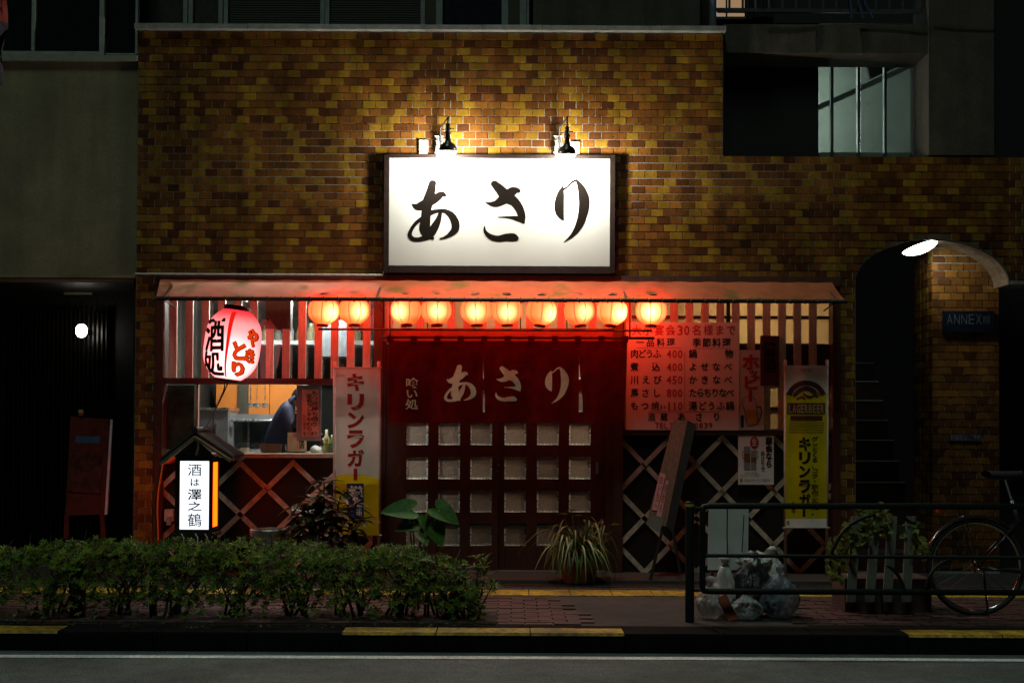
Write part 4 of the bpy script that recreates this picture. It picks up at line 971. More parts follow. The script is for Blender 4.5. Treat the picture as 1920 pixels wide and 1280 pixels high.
# ================================================================== LANTERNS
def lantern_mat():
    m = bpy.data.materials.new('lantern_paper'); m.use_nodes = True; n = m.node_tree.nodes; l = m.node_tree.links; n.remove(n['Principled BSDF'])
    tc = n.new('ShaderNodeTexCoord'); sx = n.new('ShaderNodeSeparateXYZ'); l.new(tc.outputs['Object'], sx.inputs[0])
    def math_(op, a, b=None):
        q = n.new('ShaderNodeMath'); q.operation = op
        for i, v in enumerate((a, b)):
            if v is None: continue
            if isinstance(v, (int, float)): q.inputs[i].default_value = v
            else: l.new(v, q.inputs[i])
        return q.outputs[0]
    d = n.new('ShaderNodeVectorMath'); d.operation = 'DISTANCE'; l.new(tc.outputs['Object'], d.inputs[0]); d.inputs[1].default_value = (.0, -.082, -.018)
    fall = math_('DIVIDE', .0035, math_('ADD', math_('POWER', d.outputs['Value'], 2.0), .0012))     # light of the bulb on the paper round it
    ang = math_('ARCTAN2', sx.outputs[0], sx.outputs[1]); seam = math_('ABSOLUTE', math_('SINE', math_('MULTIPLY', ang, 4.0)))
    seam = math_('MINIMUM', math_('MULTIPLY', math_('ADD', seam, .02), 3.4), 1.0)
    ribs = math_('ADD', math_('MULTIPLY', math_('SINE', math_('MULTIPLY', sx.outputs[2], 420.0)), .17), .83)
    prt = math_('MULTIPLY', seam, ribs)
    tr = n.new('ShaderNodeMapRange'); tr.inputs[1].default_value = .055; tr.inputs[2].default_value = .095; tr.inputs[3].default_value = 1; tr.inputs[4].default_value = .0; l.new(math_('ABSOLUTE', math_('ADD', sx.outputs[2], .0)), tr.inputs[0])
    body = n.new('ShaderNodeMix'); body.data_type = 'RGBA'; l.new(tr.outputs[0], body.inputs[0]); body.inputs[6].default_value = (1, .016, .0012, 1); body.inputs[7].default_value = (1, .036, .009, 1)
    e1 = n.new('ShaderNodeEmission'); l.new(body.outputs[2], e1.inputs[0]); l.new(math_('MULTIPLY', math_('ADD', math_('MULTIPLY', fall, 13.0), 9.0), math_('ADD', math_('MULTIPLY', prt, .75), .25)), e1.inputs[1])
    e2 = n.new('ShaderNodeEmission'); e2.inputs[0].default_value = (1, .74, .24, 1); l.new(math_('MULTIPLY', math_('MULTIPLY', math_('POWER', fall, 2.5), prt), 9.5), e2.inputs[1])
    oi_ = n.new('ShaderNodeObjectInfo'); rr_ = n.new('ShaderNodeMapRange'); rr_.inputs[3].default_value = .62; rr_.inputs[4].default_value = 1.2; l.new(oi_.outputs['Random'], rr_.inputs[0])
    for e_ in (e1, e2):                        # no two bulbs equally bright
        s_ = e_.inputs[1].links[0].from_socket; l.new(math_('MULTIPLY', s_, rr_.outputs[0]), e_.inputs[1])
    ad = n.new('ShaderNodeAddShader'); l.new(e1.outputs[0], ad.inputs[0]); l.new(e2.outputs[0], ad.inputs[1])
    df = n.new('ShaderNodeBsdfDiffuse'); df.inputs[0].default_value = (.5, .16, .03, 1); a2 = n.new('ShaderNodeAddShader'); l.new(ad.outputs[0], a2.inputs[0]); l.new(df.outputs[0], a2.inputs[1])
    l.new(a2.outputs[0], n['Material Output'].inputs[0]); return m
lpm = lantern_mat()
prof = []
for k in range(25):
    t = -1 + 2 * k / 24; z = t * .125; r = .139 * (1 - abs(t) ** 2.7 * .62) ; r = r * (1 + .008 * (k % 2)); prof.append((r, z))
l0 = MB().lathe(prof, (0, 0, 0), 40, cap=False); lme = l0.mesh('paper_shade', lpm, smooth=True)
capb = MB().lathe([(.052, -.125), (.054, -.128), (.054, -.146), (.045, -.148)], (0, 0, 0), 16).mesh('bottom_cap', W['black'])
capt = MB().lathe([(.05, .148), (.054, .146), (.054, .126), (.05, .124)], (0, 0, 0), 16).mesh('top_cap', W['black'])
hk = MB().tube([(-.05, 0, .14), (-.03, 0, .158), (.03, 0, .158), (.05, 0, .14)], .003, 5).mesh('handle', W['black'])
cl = MB(); cl.lathe([(.001, -.008), (.009, 0), (.001, .008)], (-.025, -.03, -.156), 6, cap=False); cl.lathe([(.001, -.008), (.009, 0), (.001, .008)], (.028, -.03, -.158), 6, cap=False); cl = cl.mesh('bulb_clip', W['white'])
ROT = [.75, .55, -.45, .1, .0, .15, .85, .4, .6, -.15]
for i, px in enumerate((607, 664, 761, 818, 893, 950, 1015, 1086, 1148, 1221)):
    c = P(px, 582 + (1 if i > 5 else 0), -.30); c.y += .001 * (i % 3)
    t = thing('paper_lantern', '', 'lantern', c, 'small lanterns under the awning')
    t['label'] = ('small orange paper lantern, ' + ['leftmost of the row under the awning', 'second from the left end of the row', 'just right of the left door post', 'fourth from the left, over the curtain\'s left end', 'left one of the palest pair at mid awning',
      'right one of the palest pair at mid awning', 'single one right of the palest pair', 'third from the right end of the row', 'second from the right, by the rail hanger', 'rightmost, hanging before the menu board'][i])
    t.rotation_euler = (R.uniform(-.08, .08), R.uniform(-.09, .09), ROT[i] + R.uniform(-.08, .08))
    for nm, me in (('paper_shade', lme), ('bottom_cap', capb), ('top_cap', capt), ('handle', hk), ('bulb_clip', cl)):
        o = bpy.data.objects.new(nm, me); COL.objects.link(o); o.parent = t
# big lantern
def big_mat():
    m = bpy.data.materials.new('big_lantern_paper'); m.use_nodes = True; n = m.node_tree.nodes; l = m.node_tree.links; n.remove(n['Principled BSDF'])
    tc = n.new('ShaderNodeTexCoord'); sx = n.new('ShaderNodeSeparateXYZ'); l.new(tc.outputs['Object'], sx.inputs[0])
    d = n.new('ShaderNodeVectorMath'); d.operation = 'DISTANCE'; l.new(tc.outputs['Object'], d.inputs[0]); d.inputs[1].default_value = (.05, -.16, -.13)
    def mr(src, a, b, c, e):
        q = n.new('ShaderNodeMapRange'); q.interpolation_type = 'SMOOTHSTEP'
        for i, v in zip((1, 2, 3, 4), (a, b, c, e)): q.inputs[i].default_value = v
        l.new(src, q.inputs[0]); return q.outputs[0]
    hot = mr(d.outputs['Value'], .02, .30, 1, 0); end = mr(sx.outputs[2], .17, .31, 0, 1)
    c1 = n.new('ShaderNodeMix'); c1.data_type = 'RGBA'; l.new(hot, c1.inputs[0]); c1.inputs[6].default_value = (2.5, .52, .52, 1); c1.inputs[7].default_value = (2.3, 1.2, 1.15, 1)
    c2 = n.new('ShaderNodeMix'); c2.data_type = 'RGBA'; l.new(end, c2.inputs[0]); l.new(c1.outputs[2], c2.inputs[6]); c2.inputs[7].default_value = (2.6, .07, .09, 1)
    wv = n.new('ShaderNodeMath'); wv.operation = 'MULTIPLY'; l.new(sx.outputs[2], wv.inputs[0]); wv.inputs[1].default_value = 330
    sn = n.new('ShaderNodeMath'); sn.operation = 'SINE'; l.new(wv.outputs[0], sn.inputs[0]); rb_ = mr(sn.outputs[0], -1, 1, .86, 1.06)
    st = n.new('ShaderNodeMath'); st.operation = 'MULTIPLY'; l.new(rb_, st.inputs[0]); l.new(mr(d.outputs['Value'], .03, .42, 1.6, .66), st.inputs[1])
    e = n.new('ShaderNodeEmission'); l.new(c2.outputs[2], e.inputs[0]); l.new(st.outputs[0], e.inputs[1]); l.new(e.outputs[0], n['Material Output'].inputs[0]); return m
bc = P(436, 646, -.36)
big = thing('big_lantern', 'large pinkish white paper lantern with black and orange characters, hanging tilted at left', 'lantern', bc)
TM = Matrix.Rotation(rad(7.5), 3, 'Y')
BH, BRAD = .322, .252
def brr(z): return BRAD * max(.0, (1 - abs(z / BH) ** 3.4 * .58))
bp = [(brr(-BH + 2 * BH * k / 40) * (1 + .006 * (k % 2)), -BH + 2 * BH * k / 40) for k in range(41)]
o = bpy.data.objects.new('paper_shade', MB().lathe([(.10, -BH + .004)] + bp, (0, 0, 0), 48, cap=False).mesh('paper_shade', big_mat(), smooth=True)); COL.objects.link(o); o.parent = big; o.rotation_euler = (0, rad(7.5), 0); WLOC[o] = bc
def bsurf(px, py, off=.004):
    q = P(px, py, -.36) - bc; q = TM.inverted() @ Vector((q.x, 0, q.z)); r = brr(max(-BH, min(BH, q.z))) * .985 + off + .004
    s_ = max(-.985, min(.985, q.x * .985 / r)); a = math.asin(s_); return bc + TM @ Vector((r * math.sin(a), -r * math.cos(a), q.z))
bi = mat('lantern_black', (.012, .006, .006, 1), .8); oi = emat('lantern_orange', (1, .06, .005, 1), .8)
m = MB()
for k in range(9):
    dx, dy = (k % 3 - 1) * 1.5, (k // 3 - 1) * 1.2
    for ch, rc in (('酒', (392, 598, 431, 660)), ('処', (386, 661, 427, 705))): put(m, ch, (rc[0] + dx, rc[1] + dy, rc[2] + dx, rc[3] + dy), lambda x, y, k=k: bsurf(x, y, .004 + .0005 * k), bold=0, fill=True)
part('characters', m, bi, big)
def orange(s, rect, off, bold): 
    m = MB(); put(m, s, rect, lambda x, y: bsurf(x, y, off), True, bold, fill=True); return m
mk = MB()
for s, rc in (('や', (473, 619, 488, 653)), ('き', (469, 656, 482, 682)), ('と', (447, 643, 470, 678)), ('り', (444, 680, 465, 706))):
    for dx, dy in ((-1.3, 0), (1.3, 0), (0, 1.3), (0, -1.3)): mk.add(*(lambda q: (q.v, q.f))(orange(s, (rc[0] + dx, rc[1] + dy, rc[2] + dx, rc[3] + dy), .003 + .0003 * (dx + 2 * dy), 2)))
part('character_outline', mk, bi, big)
mk = MB()
for s, rc in (('や', (473, 619, 488, 653)), ('き', (469, 656, 482, 682)), ('と', (447, 643, 470, 678)), ('り', (444, 680, 465, 706))): mk.add(*(lambda q: (q.v, q.f))(orange(s, rc, .008, 2)))
part('orange_characters', mk, oi, big)
m = MB(); st = [(446 - (y - 587) * .135 - 0, y, 9 - 6.5 * (y - 587) / 123) for y in range(587, 712, 6)]
vs = []; 
for x, y, w in st: vs += [bsurf(x - w / 2, y, .002), bsurf(x + w / 2, y, .002)]
m.add(vs, [(2 * i, 2 * i + 1, 2 * i + 3, 2 * i + 2) for i in range(len(st) - 1)]); part('red_stripe', m, emat('stripe_red', (1, .012, .008, 1), .9), big)
m = MB(); m.lathe([(.12, BH - .012), (.125, BH - .005), (.125, BH + .03), (.10, BH + .035)], bc, 20, TM); part('top_cap', m, W['black'], big)
m = MB(); m.lathe([(.10, -BH - .02), (.125, -BH - .018), (.125, -BH + .005), (.1, -BH + .01)], bc, 20, TM); part('bottom_cap', m, W['black'], big)
hkp = bc + TM @ Vector((0, 0, BH + .03)); m = MB(); m.tube([hkp + Vector((-.08, 0, 0)), hkp + Vector((0, 0, .06)), hkp + Vector((.08, 0, 0))], .006, 6); m.tube([hkp + Vector((0, 0, .06)), Vector((hkp.x, -.36, zb + .05))], .006, 6); part('hanger', m, W['steel'], big)
m = MB(); c0 = bc + TM @ Vector((-.02, 0, -BH - .02))
for dx in (0, .03): m.tube(catmull([tuple(c0 + Vector((dx, 0, 0))), tuple(P(418 + dx * 60, 735, -.38)), tuple(P(398, 778, -.5)), tuple(P(385, 800, -.6)), tuple(P(356, 826, -.68))], 5), .006, 5)
single('power_cord', m, W['black'], 'black cords hanging from the big lantern to the roofed sign', 'cord')

# ================================================================== BOARDS AND POSTERS
mn = thing('menu_board', 'large white menu board with black and red handwritten dishes and prices, reddened by lanterns', 'menu board', P(1280, 806, .03))
MY = .03
part('board', MB().pbox(1174, 604, 1386, 806, MY, .012), mat('menu_white', (.80, .72, .71, 1), .5, var=.1, scale=3), mn)
s = flat(MY - .003); K = MB(); RD = MB()
def mz(x, y): return 1165 + x / 5.818, 595 + y / 5.818            # 5.818x enlargement of the board
def line(mb, txt, x0, y0, x1, y1, b=1, each=None):
    a = mz(x0, y0); c = mz(x1, y1)
    if each:
        w = (c[1] - a[1]) * .92
        for i, ch in enumerate(txt):
            cx = a[0] + (c[0] - a[0] - w) * i / max(len(txt) - 1, 1); put(mb, ch, (cx, a[1], cx + w, c[1]), s, bold=b)
    else: put(mb, txt, (a[0], a[1], c[0], c[1]), s, bold=b)
KL, RL = [], []
def chars(L, txt, x0, y0, x1, y1, b=1, each=None):
    if not each: m = MB(); line(m, txt, x0, y0, x1, y1, b); L.append(m); return
    w = (y1 - y0) * .92
    for i, ch in enumerate(txt):
        cx = x0 + (x1 - x0 - w) * i / max(len(txt) - 1, 1); m = MB(); line(m, ch, cx, y0, cx + w, y1, b); L.append(m)
def kline(*q): chars(KL, *q)
def rline(*q): chars(RL, *q)
rline('大小宴会', 112, 82, 590, 200, 1, 1); rline('30', 605, 88, 750, 196); rline('名様まで', 768, 82, 1250, 200, 1, 1)
kline('一品料理', 160, 225, 585, 322, 1, 1); kline('季節料理', 775, 225, 1195, 328, 1, 1)
for i, (l_, p_, r_) in enumerate((('肉どうふ', '400', '鍋物'), ('煮込', '400', 'よせなべ'), ('川えび', '450', 'かきなべ'), ('馬さし', '800', 'たらちりなべ'), ('もつ焼', '110', '湯どうふ鍋'))):
    y0 = 348 + i * 142; y1 = y0 + 100
    kline(l_, 98, y0, (435, 422, 440, 430, 415)[i], y1, 1, 1); rline(p_, 490, y0 + 6, 672, y1 - 4, 1); kline(r_, 735, y0, (1222, 1210, 1212, 1232, 1232)[i], y1, 1, 1)
kline('1本', 420, 955, 490, 1005, 0)
kline('酒蔵', 288, 1042, 505, 1130, 1, 1); kline('あさり', 610, 1036, 1085, 1135, 1, 1); rline('TEL', 365, 1148, 515, 1212); rline('3', 522, 1148, 575, 1212); rline('0839', 790, 1146, 1000, 1212)
for m in KL: part('black_lettering', m, W['ink'], mn)
for m in RL: part('red_lettering', m, mat('red_ink', (.40, .02, .02, 1), .6), mn)
def rule(x0, y0, x1, y1): a, c = mz(x0, y0), mz(x1, y1); RD.add([s(a[0], a[1]), s(c[0], a[1]), s(c[0], c[1]), s(a[0], c[1])], [(0, 1, 2, 3)])
rule(165, 330, 655, 334); rule(775, 336, 1195, 340); rule(690, 380, 695, 1000); rule(295, 1024, 1075, 1030)
part('ruled_lines', RD, mat('red_ink', None), mn)
hp_ = thing('drink_poster', 'narrow white poster with red katakana above a drawn beer mug, beside the menu board', 'poster', P(1410, 806, .02))
part('sheet', MB().pbox(1386.5, 656, 1432, 806, .035, .008), mat('poster_white', (.62, .56, .54, 1), .6, var=.08), hp_)
m = MB(); s2 = flat(.032); put(m, 'ホ', (1391, 664, 1424, 696), s2, bold=2); put(m, 'ッ', (1402, 690, 1422, 708), s2, bold=2); put(m, 'ピ', (1392, 704, 1424, 732), s2, bold=2); put(m, 'ー', (1394, 727, 1420, 756), s2, True, 2); part('red_lettering', m, W['red'], hp_)
m = MB(); m.add([s2(1398, 768), s2(1419, 768), s2(1422, 794), s2(1404, 798)], [(0, 1, 2, 3)]); part('beer', m, mat('beer_yellow', (.50, .33, .02, 1), .5), hp_)
m = MB()
def ln2(mb, pts, w, sf):
    for (x0, y0), (x1, y1) in zip(pts, pts[1:]):
        d = math.hypot(x1 - x0, y1 - y0) or 1; nx, ny = -(y1 - y0) / d * w / 2, (x1 - x0) / d * w / 2
        mb.add([sf(x0 - nx, y0 - ny), sf(x1 - nx, y1 - ny), sf(x1 + nx, y1 + ny), sf(x0 + nx, y0 + ny)], [(0, 1, 2, 3)])
s3 = flat(.031); ln2(m, [(1394, 761), (1402, 799), (1422, 795), (1418, 758)], 1.3, s3); ln2(m, [(1419, 764), (1426, 762), (1428, 772), (1424, 788), (1420, 790)], 1.8, s3); ln2(m, [(1393, 762), (1391, 752), (1397, 744), (1408, 742), (1416, 748), (1418, 758)], .7, s3); part('mug_outline', m, W['ink'], hp_)
m = MB(); m.add([s2(1389, 778), s2(1394.5, 778), s2(1394.5, 801), s2(1389, 801)], [(0, 1, 2, 3)]); part('blue_mark', m, W['blue'], hp_)
wb = thing('wooden_plaque', 'dark red wooden plaque with black characters hung over the lattice', 'plaque', P(1443, 722, .02))
part('board', MB().pbox(1426, 629, 1461, 723, .025, .025), mat('plaque_red', (.085, .016, .013, 1), .6, var=.4, scale=20), wb); m = MB(); put(m, '清酒', (1431, 642, 1455, 700), flat(.022), True, 2); part('lettering', m, W['ink'], wb)
bpz = thing('beer_poster', 'white paper poster with two beer mugs and a red seal on the lattice panel', 'poster', P(1417, 908, .04))
part('sheet', MB().pbox(1384, 811.5, 1451, 908, .045, .004), mat('paper_grey', (.78, .78, .78, 1), .6, var=.1), bpz); s4 = flat(.042); s5 = flat(.040)
def px5(x, y): return 1370 + x / 10.67, 800 + y / 10.67
def disc(cx, cy, rx, ry, sf): a = [px5(cx + rx * math.cos(t * math.pi / 10), cy + ry * math.sin(t * math.pi / 10)) for t in range(20)]; return MB().add([sf(*p) for p in a], [tuple(range(20))])
sl = part('red_seal', disc(475, 315, 88, 125, s4), W['red'], bpz); m = MB(); put(m, '生', (*px5(425, 235), *px5(525, 385)), s5, bold=1); part('seal_print', m, mat('paper_grey', None), sl)
for nm, x0, x1, ytop in (('mug', 262, 395, 390), ('mug', 405, 515, 470)):
    a = [px5(x0, ytop), px5(x1, ytop), px5(x1, 860), px5(x0, 860)]; mg = part(nm, MB().add([s4(*q) for q in a], [(0, 1, 2, 3)]), mat('mug_grey', (.28, .27, .25, 1), .4, var=.5, scale=60), bpz)
    a = [px5(x0 + 8, ytop + 140), px5(x1 - 8, ytop + 140), px5(x1 - 8, 700), px5(x0 + 8, 700)]; part('beer', MB().add([s5(*q) for q in a], [(0, 1, 2, 3)]), mat('amber', (.24, .085, .012, 1), .4, var=.6, scale=50), mg)
    m = MB(); hx = x0 - 28 if x0 < 300 else x1 + 28; ex = x0 if x0 < 300 else x1; ln2(m, [px5(ex, 480), px5(hx, 490), px5(hx, 600), px5(ex, 640)], 1.4, s4); part('mug_handle', m, mat('mug_grey', None), mg)
m = MB(); put(m, '宴会なら', (*px5(700, 205), *px5(835, 820)), s4, True, 2); put(m, 'あさりで', (*px5(595, 480), *px5(690, 905)), s4, True, 1); part('lettering', m, W['ink'], bpz)
m = MB(); put(m, 'ご予約TEL', (*px5(255, 900), *px5(560, 945)), s4); put(m, '生ビーなら酒', (*px5(200, 950), *px5(575, 1000)), s4); put(m, '酒は生中いもご焼酎な', (*px5(270, 1035), *px5(790, 1100)), s4); part('small_print', m, mat('grey_ink', (.12, .12, .12, 1), .6), bpz)
part('gold_mark', MB().add([s4(*px5(*q)) for q in ((185, 1035), (240, 1035), (240, 1100), (185, 1100))], [(0, 1, 2, 3)]), mat('gold_mark', (.4, .25, .02, 1), .5), bpz)
hpz = thing('hanging_paper', 'long pink paper with brushed writing hanging in the kitchen window', 'notice', P(583, 825, .1))
part('sheet', MB().pbox(566, 730, 597, 818, .10, .003), mat('pink_paper', (.72, .36, .27, 1), .7, var=.06), hpz); part('backing', MB().pbox(556, 722, 602, 826, .115, .003), mat('backing', (.30, .31, .33, 1), .6), hpz)
m = MB(); s6 = flat(.097); put(m, 'もつ焼持ち帰り', (584, 732, 597, 800), s6, True, 1); put(m, '定食ランチやわら', (574, 738, 586, 808), s6, True, 1); put(m, 'もります', (567, 776, 575, 806), s6, True, 0); put(m, 'もつあり', (568, 808, 596, 817), s6, bold=1); part('writing', m, W['ink'], hpz)

# ================================================================== BANNERS
def nobori(label, x0, x1, y0, y1, ybase, yface):
    t = thing('nobori_banner', label, 'banner', P((x0 + x1) / 2, ybase, yface), 'upright banners before the tavern')
    pm = mat('banner_pole', (.62, .55, .52, 1), .4)
    for x in (x0 + 2.5, x1 - 2.5): part('pole', MB().tube([P(x, y0 - 9, yface + .012), P(x, ybase, yface + .012)], .0145, 8), pm, t, smooth=True)
    for y in (y0 + 3, y1 - 1): part('cross_bar', MB().tube([P(x0 - 3, y, yface - .006), P(x1 + 3, y, yface - .006)], .006, 6), pm, t)
    return t
def wav(Y, k): return lambda x, y, off=0: P(x, y, Y - .02 + .008 * math.sin(x * .11 + k) + .006 * math.sin(y * .05 + k * 2) - off)
n1 = nobori('white banner with red katakana and a yellow foot, left of the door', 625, 713, 686, 1004, 1072, -.16)
sf = wav(-.16, 0); bw = trans_mat('banner_white', (.93, .86, .82), (.7, .6, .5), .1, .10, 5); by = trans_mat('banner_yellow', (.80, .62, .012), (.7, .5, .01), .25, .15, 5)
def strip(x0, x1, ya, yb, n=10, k=14): return MB().grid(lambda u, v: sf(x0 + (x1 - x0) * u, (ya(u) if callable(ya) else ya) * (1 - v) + (yb(u) if callable(yb) else yb) * v), n, k)
yc = lambda u: 898 - 9 * math.sin(math.pi * (.2 + u * .75))
part('cloth', strip(630, 710, 690, yc), bw, n1, 'white upper cloth', smooth=True); part('cloth', strip(630, 710, yc, 1003), by, n1, 'yellow lower cloth', smooth=True)
m = MB(); sfo = lambda x, y: sf(x, y, .003)
for ch, a_, b_ in (('キ', 700, 733), ('リ', 738, 769), ('ン', 772, 803), ('ラ', 806, 840), ('ガ', 842, 875)): put(m, ch, (651, a_, 683, b_), sfo, bold=2, fill=True)
m.add([sfo(663, 878), sfo(670, 878), sfo(670, 900), sfo(663, 900)], [(0, 1, 2, 3)]); put(m, 'KIRIN', (630, 701, 646, 707), sfo); part('red_lettering', m, W['red'], n1)
part('blue_box', MB().grid(lambda u, v: sf(650 + 32 * u, 906 + 66 * v, .003), 4, 6), W['blue'], n1); m = MB(); sfo2 = lambda x, y: sf(x, y, .006)
put(m, '樽', (653, 910, 680, 938), sfo2, bold=2, fill=True); put(m, '生中', (668, 945, 679, 968), sfo2, True, 1); part('white_lettering', m, W['white'], n1)
n2 = nobori('yellow banner with black katakana and a beer label on top, right of the posters', 1470, 1553, 683, 990, 1074, -.16)
sf = wav(-.16, 2)
part('cloth', strip(1473, 1550, 686, 735), bw, n2, 'white top cloth', smooth=True)
part('cloth', strip(1473, 1550, 735, 972), by, n2, 'yellow cloth', smooth=True); part('cloth', strip(1473, 1550, 972, 989), bw, n2, 'white foot of the cloth', smooth=True)
sfo = lambda x, y: sf(x, y, .003); sfo2 = lambda x, y: sf(x, y, .006); m = MB()
for ch, a_, b_ in (('キ', 819, 845), ('リ', 847, 870), ('ン', 872, 895), ('ラ', 899, 924), ('ガ', 925, 950)): put(m, ch, (1498, a_, 1520, b_), sfo, bold=2, fill=True)
m.add([sfo(1505, 952), sfo(1510, 952), sfo(1510, 968), sfo(1505, 968)], [(0, 1, 2, 3)]); put(m, 'グッとくる、コク・飲みごたえ。', (1521, 818, 1535, 966), sfo, True, 1); put(m, '生中', (1484, 940, 1492, 964), sfo, True, 1); part('black_lettering', m, W['ink'], n2)
m = MB()
def arcs(r0, r1, a0, a1): 
    for k in range(16):
        t0, t1 = a0 + (a1 - a0) * k / 16, a0 + (a1 - a0) * (k + 1) / 16
        m.add([sfo(1511.5 + r * math.cos(t), 748 - r * .92 * math.sin(t)) for r, t in ((r0, t0), (r0, t1), (r1, t1), (r1, t0))], [(0, 1, 2, 3)])
arcs(28, 38, .25, math.pi - .25); arcs(24, 26, .2, math.pi - .2)
m.grid(lambda u, v: sfo(1476 + 71 * u, 755 + 21 * v), 16, 4); m.grid(lambda u, v: sfo(1482 + 60 * u, 779 + 9 * v), 16, 3)
lg = part('beer_label', m, mat('label_brown', (.10, .016, .012, 1), .6), n2)
m = MB(); put(m, 'LAGERBEER', (1478, 758, 1546, 774), sfo2, bold=1); part('gold_lettering', m, mat('gold', (.45, .30, .10, 1), .5), lg)
m = MB(); brush(m, [[(1490, 742, 4), (1500, 732, 7), (1512, 728, 9), (1524, 733, 8), (1532, 744, 4)], [(1506, 738, 3), (1516, 744, 5), (1526, 742, 3)], [(1494, 748, 3), (1504, 744, 4), (1510, 749, 2)]], lambda x, y, L: sf(x, y, .004 + .0004 * L)); part('emblem', m, mat('label_brown', None), lg)
m = MB()
for k in range(5): m.grid(lambda u, v, k=k: sfo(1479 + 66 * u, 791.4 + k * 4.5 + 1.2 * v), 16, 1)
part('small_print', m, mat('print_brown', (.2, .12, .02, 1), .6), n2); m = MB(); put(m, 'KIRIN', (1502, 691, 1522, 697), sfo); part('red_lettering', m, W['red'], n2)
part('gold_mark', MB().add([sfo(*p) for p in ((1475, 976), (1480, 976), (1480, 983), (1475, 983))], [(0, 1, 2, 3)]), mat('gold_mark', None), n2)

# ================================================================== ROOFED LIGHT SIGN
LY = -.7; lb = P(365, 1076, LY)
ls = thing('roofed_light_sign', 'lit white lantern sign with a little tiled roof, standing left before the window', 'lantern sign', lb)
X0, X1 = P(328, 930, LY).x, P(398, 930, LY).x; Z1, Z0 = P(365, 856, LY).z, P(365, 999, LY).z; XP0, XP1 = P(337, 930, LY).x, P(392, 930, LY).x; ZP1, ZP0 = P(365, 864, LY).z, P(365, 992, LY).z
D = .27
f = MB(); e = .02
for x in (X0, X1 - .03):
    for y in (LY, LY + D - .03): f.box(x, x + .03, y, y + .03, Z0, Z1)
f.box(X0 + .03, XP0, LY + .002, LY + .02, Z0, Z1); f.box(XP1, X1 - .03, LY + .002, LY + .02, Z0, Z1); f.box(XP0, XP1, LY + .002, LY + .02, ZP1, Z1); f.box(XP0, XP1, LY + .002, LY + .02, Z0, ZP0)
f.box(X0 + .03, X1 - .03, LY + .03, LY + D - .03, Z1 - .02, Z1 - .002); f.box(X0 + .03, X1 - .03, LY + .03, LY + D - .03, Z0 + .002, Z0 + .02)
f.box(X1 - .028, X1 - .002, LY + .03, LY + D - .03, Z1 - .05, Z1 - .02); f.box(X1 - .028, X1 - .002, LY + .03, LY + D - .03, Z0 + .02, Z0 + .05)
part('frame', f, mat('black_frame', (.02, .02, .024, 1), .35), ls)
part('light_panel', MB().box(XP0, XP1, LY + .006, LY + .012, ZP0, ZP1), emat('cool_panel', (.84, .90, 1, 1), 1.5), ls)
part('side_panel', MB().box(X1 - .016, X1 - .008, LY + .03, LY + D - .03, Z0 + .05, Z1 - .05), emat('orange_panel', (6.0, .42, .008, 1), 1), ls); part('side_panel', MB().box(X0 + .008, X0 + .016, LY + .03, LY + D - .03, Z0 + .02, Z1 - .02), emat('orange_panel', None, 0), ls)
part('back_panel', MB().box(X0 + .03, X1 - .03, LY + D - .02, LY + D - .012, Z0 + .02, Z1 - .02), mat('black_frame', None), ls)
m = MB(); s7 = flat(LY + .003)
for ch, a_, b_ in (('酒', 869, 893), ('は', 896, 912), ('澤', 916, 938), ('之', 940, 958), ('鶴', 962, 988)): w = 10 if ch != 'は' else 7; put(m, ch, (365 - w * 1.35, a_, 365 + w * 1.35, b_), s7, bold=1)
part('lettering', m, W['ink'], ls)
rp0 = P(366, 812, LY - .12); rl_ = P(300, 864, LY - .12); rr_ = P(436, 858, LY - .12); dep = Vector((0, .52, 0))
ro = MB()
for q in (rl_, rr_):
    n_ = Vector((0, 0, -.03)); ro.prism([rp0, q, q + n_, rp0 + n_], dep)
roof = part('roof', ro, mat('roof_board', (.035, .022, .016, 1), .6, var=.4, scale=12), ls)
for q in (rl_, rr_):
    for k in range(8):
        y = .025 + k * .066; a_, b_ = rp0 + Vector((0, y, .010)), q + Vector((0, y, .010)); part('roof_tile', MB().tube([a_, b_], .020, 6), mat('roof_tile', (.028, .022, .02, 1), .45, var=.4), ls)
m = MB(); m.tube([rp0 + Vector((0, -.03, .03)), rp0 + Vector((0, .55, .03))], .03, 8); part('ridge', m, mat('roof_tile', None), ls)
bg = MB()
for q in (rl_, rr_):
    a_, b_ = rp0 + Vector((0, -.012, -.035)), q.lerp(rp0, .04) + Vector((0, -.012, -.035)); bg.beam(a_, b_, .025, .05)
part('bargeboard', bg, mat('worn_board', (.20, .15, .09, 1), .8, var=.6, scale=18), ls)
m = MB(); m.prism([rp0 + Vector((0, .08, -.06)), Vector((X0 - .03, rp0.y + .08, Z1)), Vector((X1 + .03, rp0.y + .08, Z1))], (0, .02, 0)); part('gable', m, mat('black_frame', None), ls)
m = MB(); m.tube([P(371, 824, LY - .14), P(372, 838, LY - .14), P(369, 853, LY - .14)], [.012, .010, .016], 6); part('gable_pendant', m, mat('worn_board', None), ls)
lg_ = MB()
for x in (X0 + .03, X1 - .03): 
    for y in (LY + .02, LY + D - .03): part('leg', MB().beam((x, y, Z0 + .0), (x + (.05 if x > (X0 + X1) / 2 else -.05), y, .03), .03, .03), mat('black_frame', None), ls)
part('base_tray', MB().box(X0 - .02, X1 + .02, LY - .01, LY + D + .01, Z0 - .025, Z0 - .001), mat('black_frame', None), ls)
for x in (340, 366, 384): part('wire', MB().tube([P(x, 1000, LY - .02), P(x + 5, 1008, LY - .02), P(x + 4, 1030, LY - .02)], .006, 5), W['white'], ls)
ob = thing('outlet_box', 'small outlet box with a plugged cord on the dark panel, left of the lit sign', 'socket', P(316, 976, .04)); part('box', MB().pbox(308, 955, 324, 977, .0, .07), mat('outlet', (.5, .42, .36, 1), .5), ob); part('plug', MB().pbox(312, 968, 320, 984, -.03, .03), mat('plug', (.3, .25, .2, 1), .5), ob)
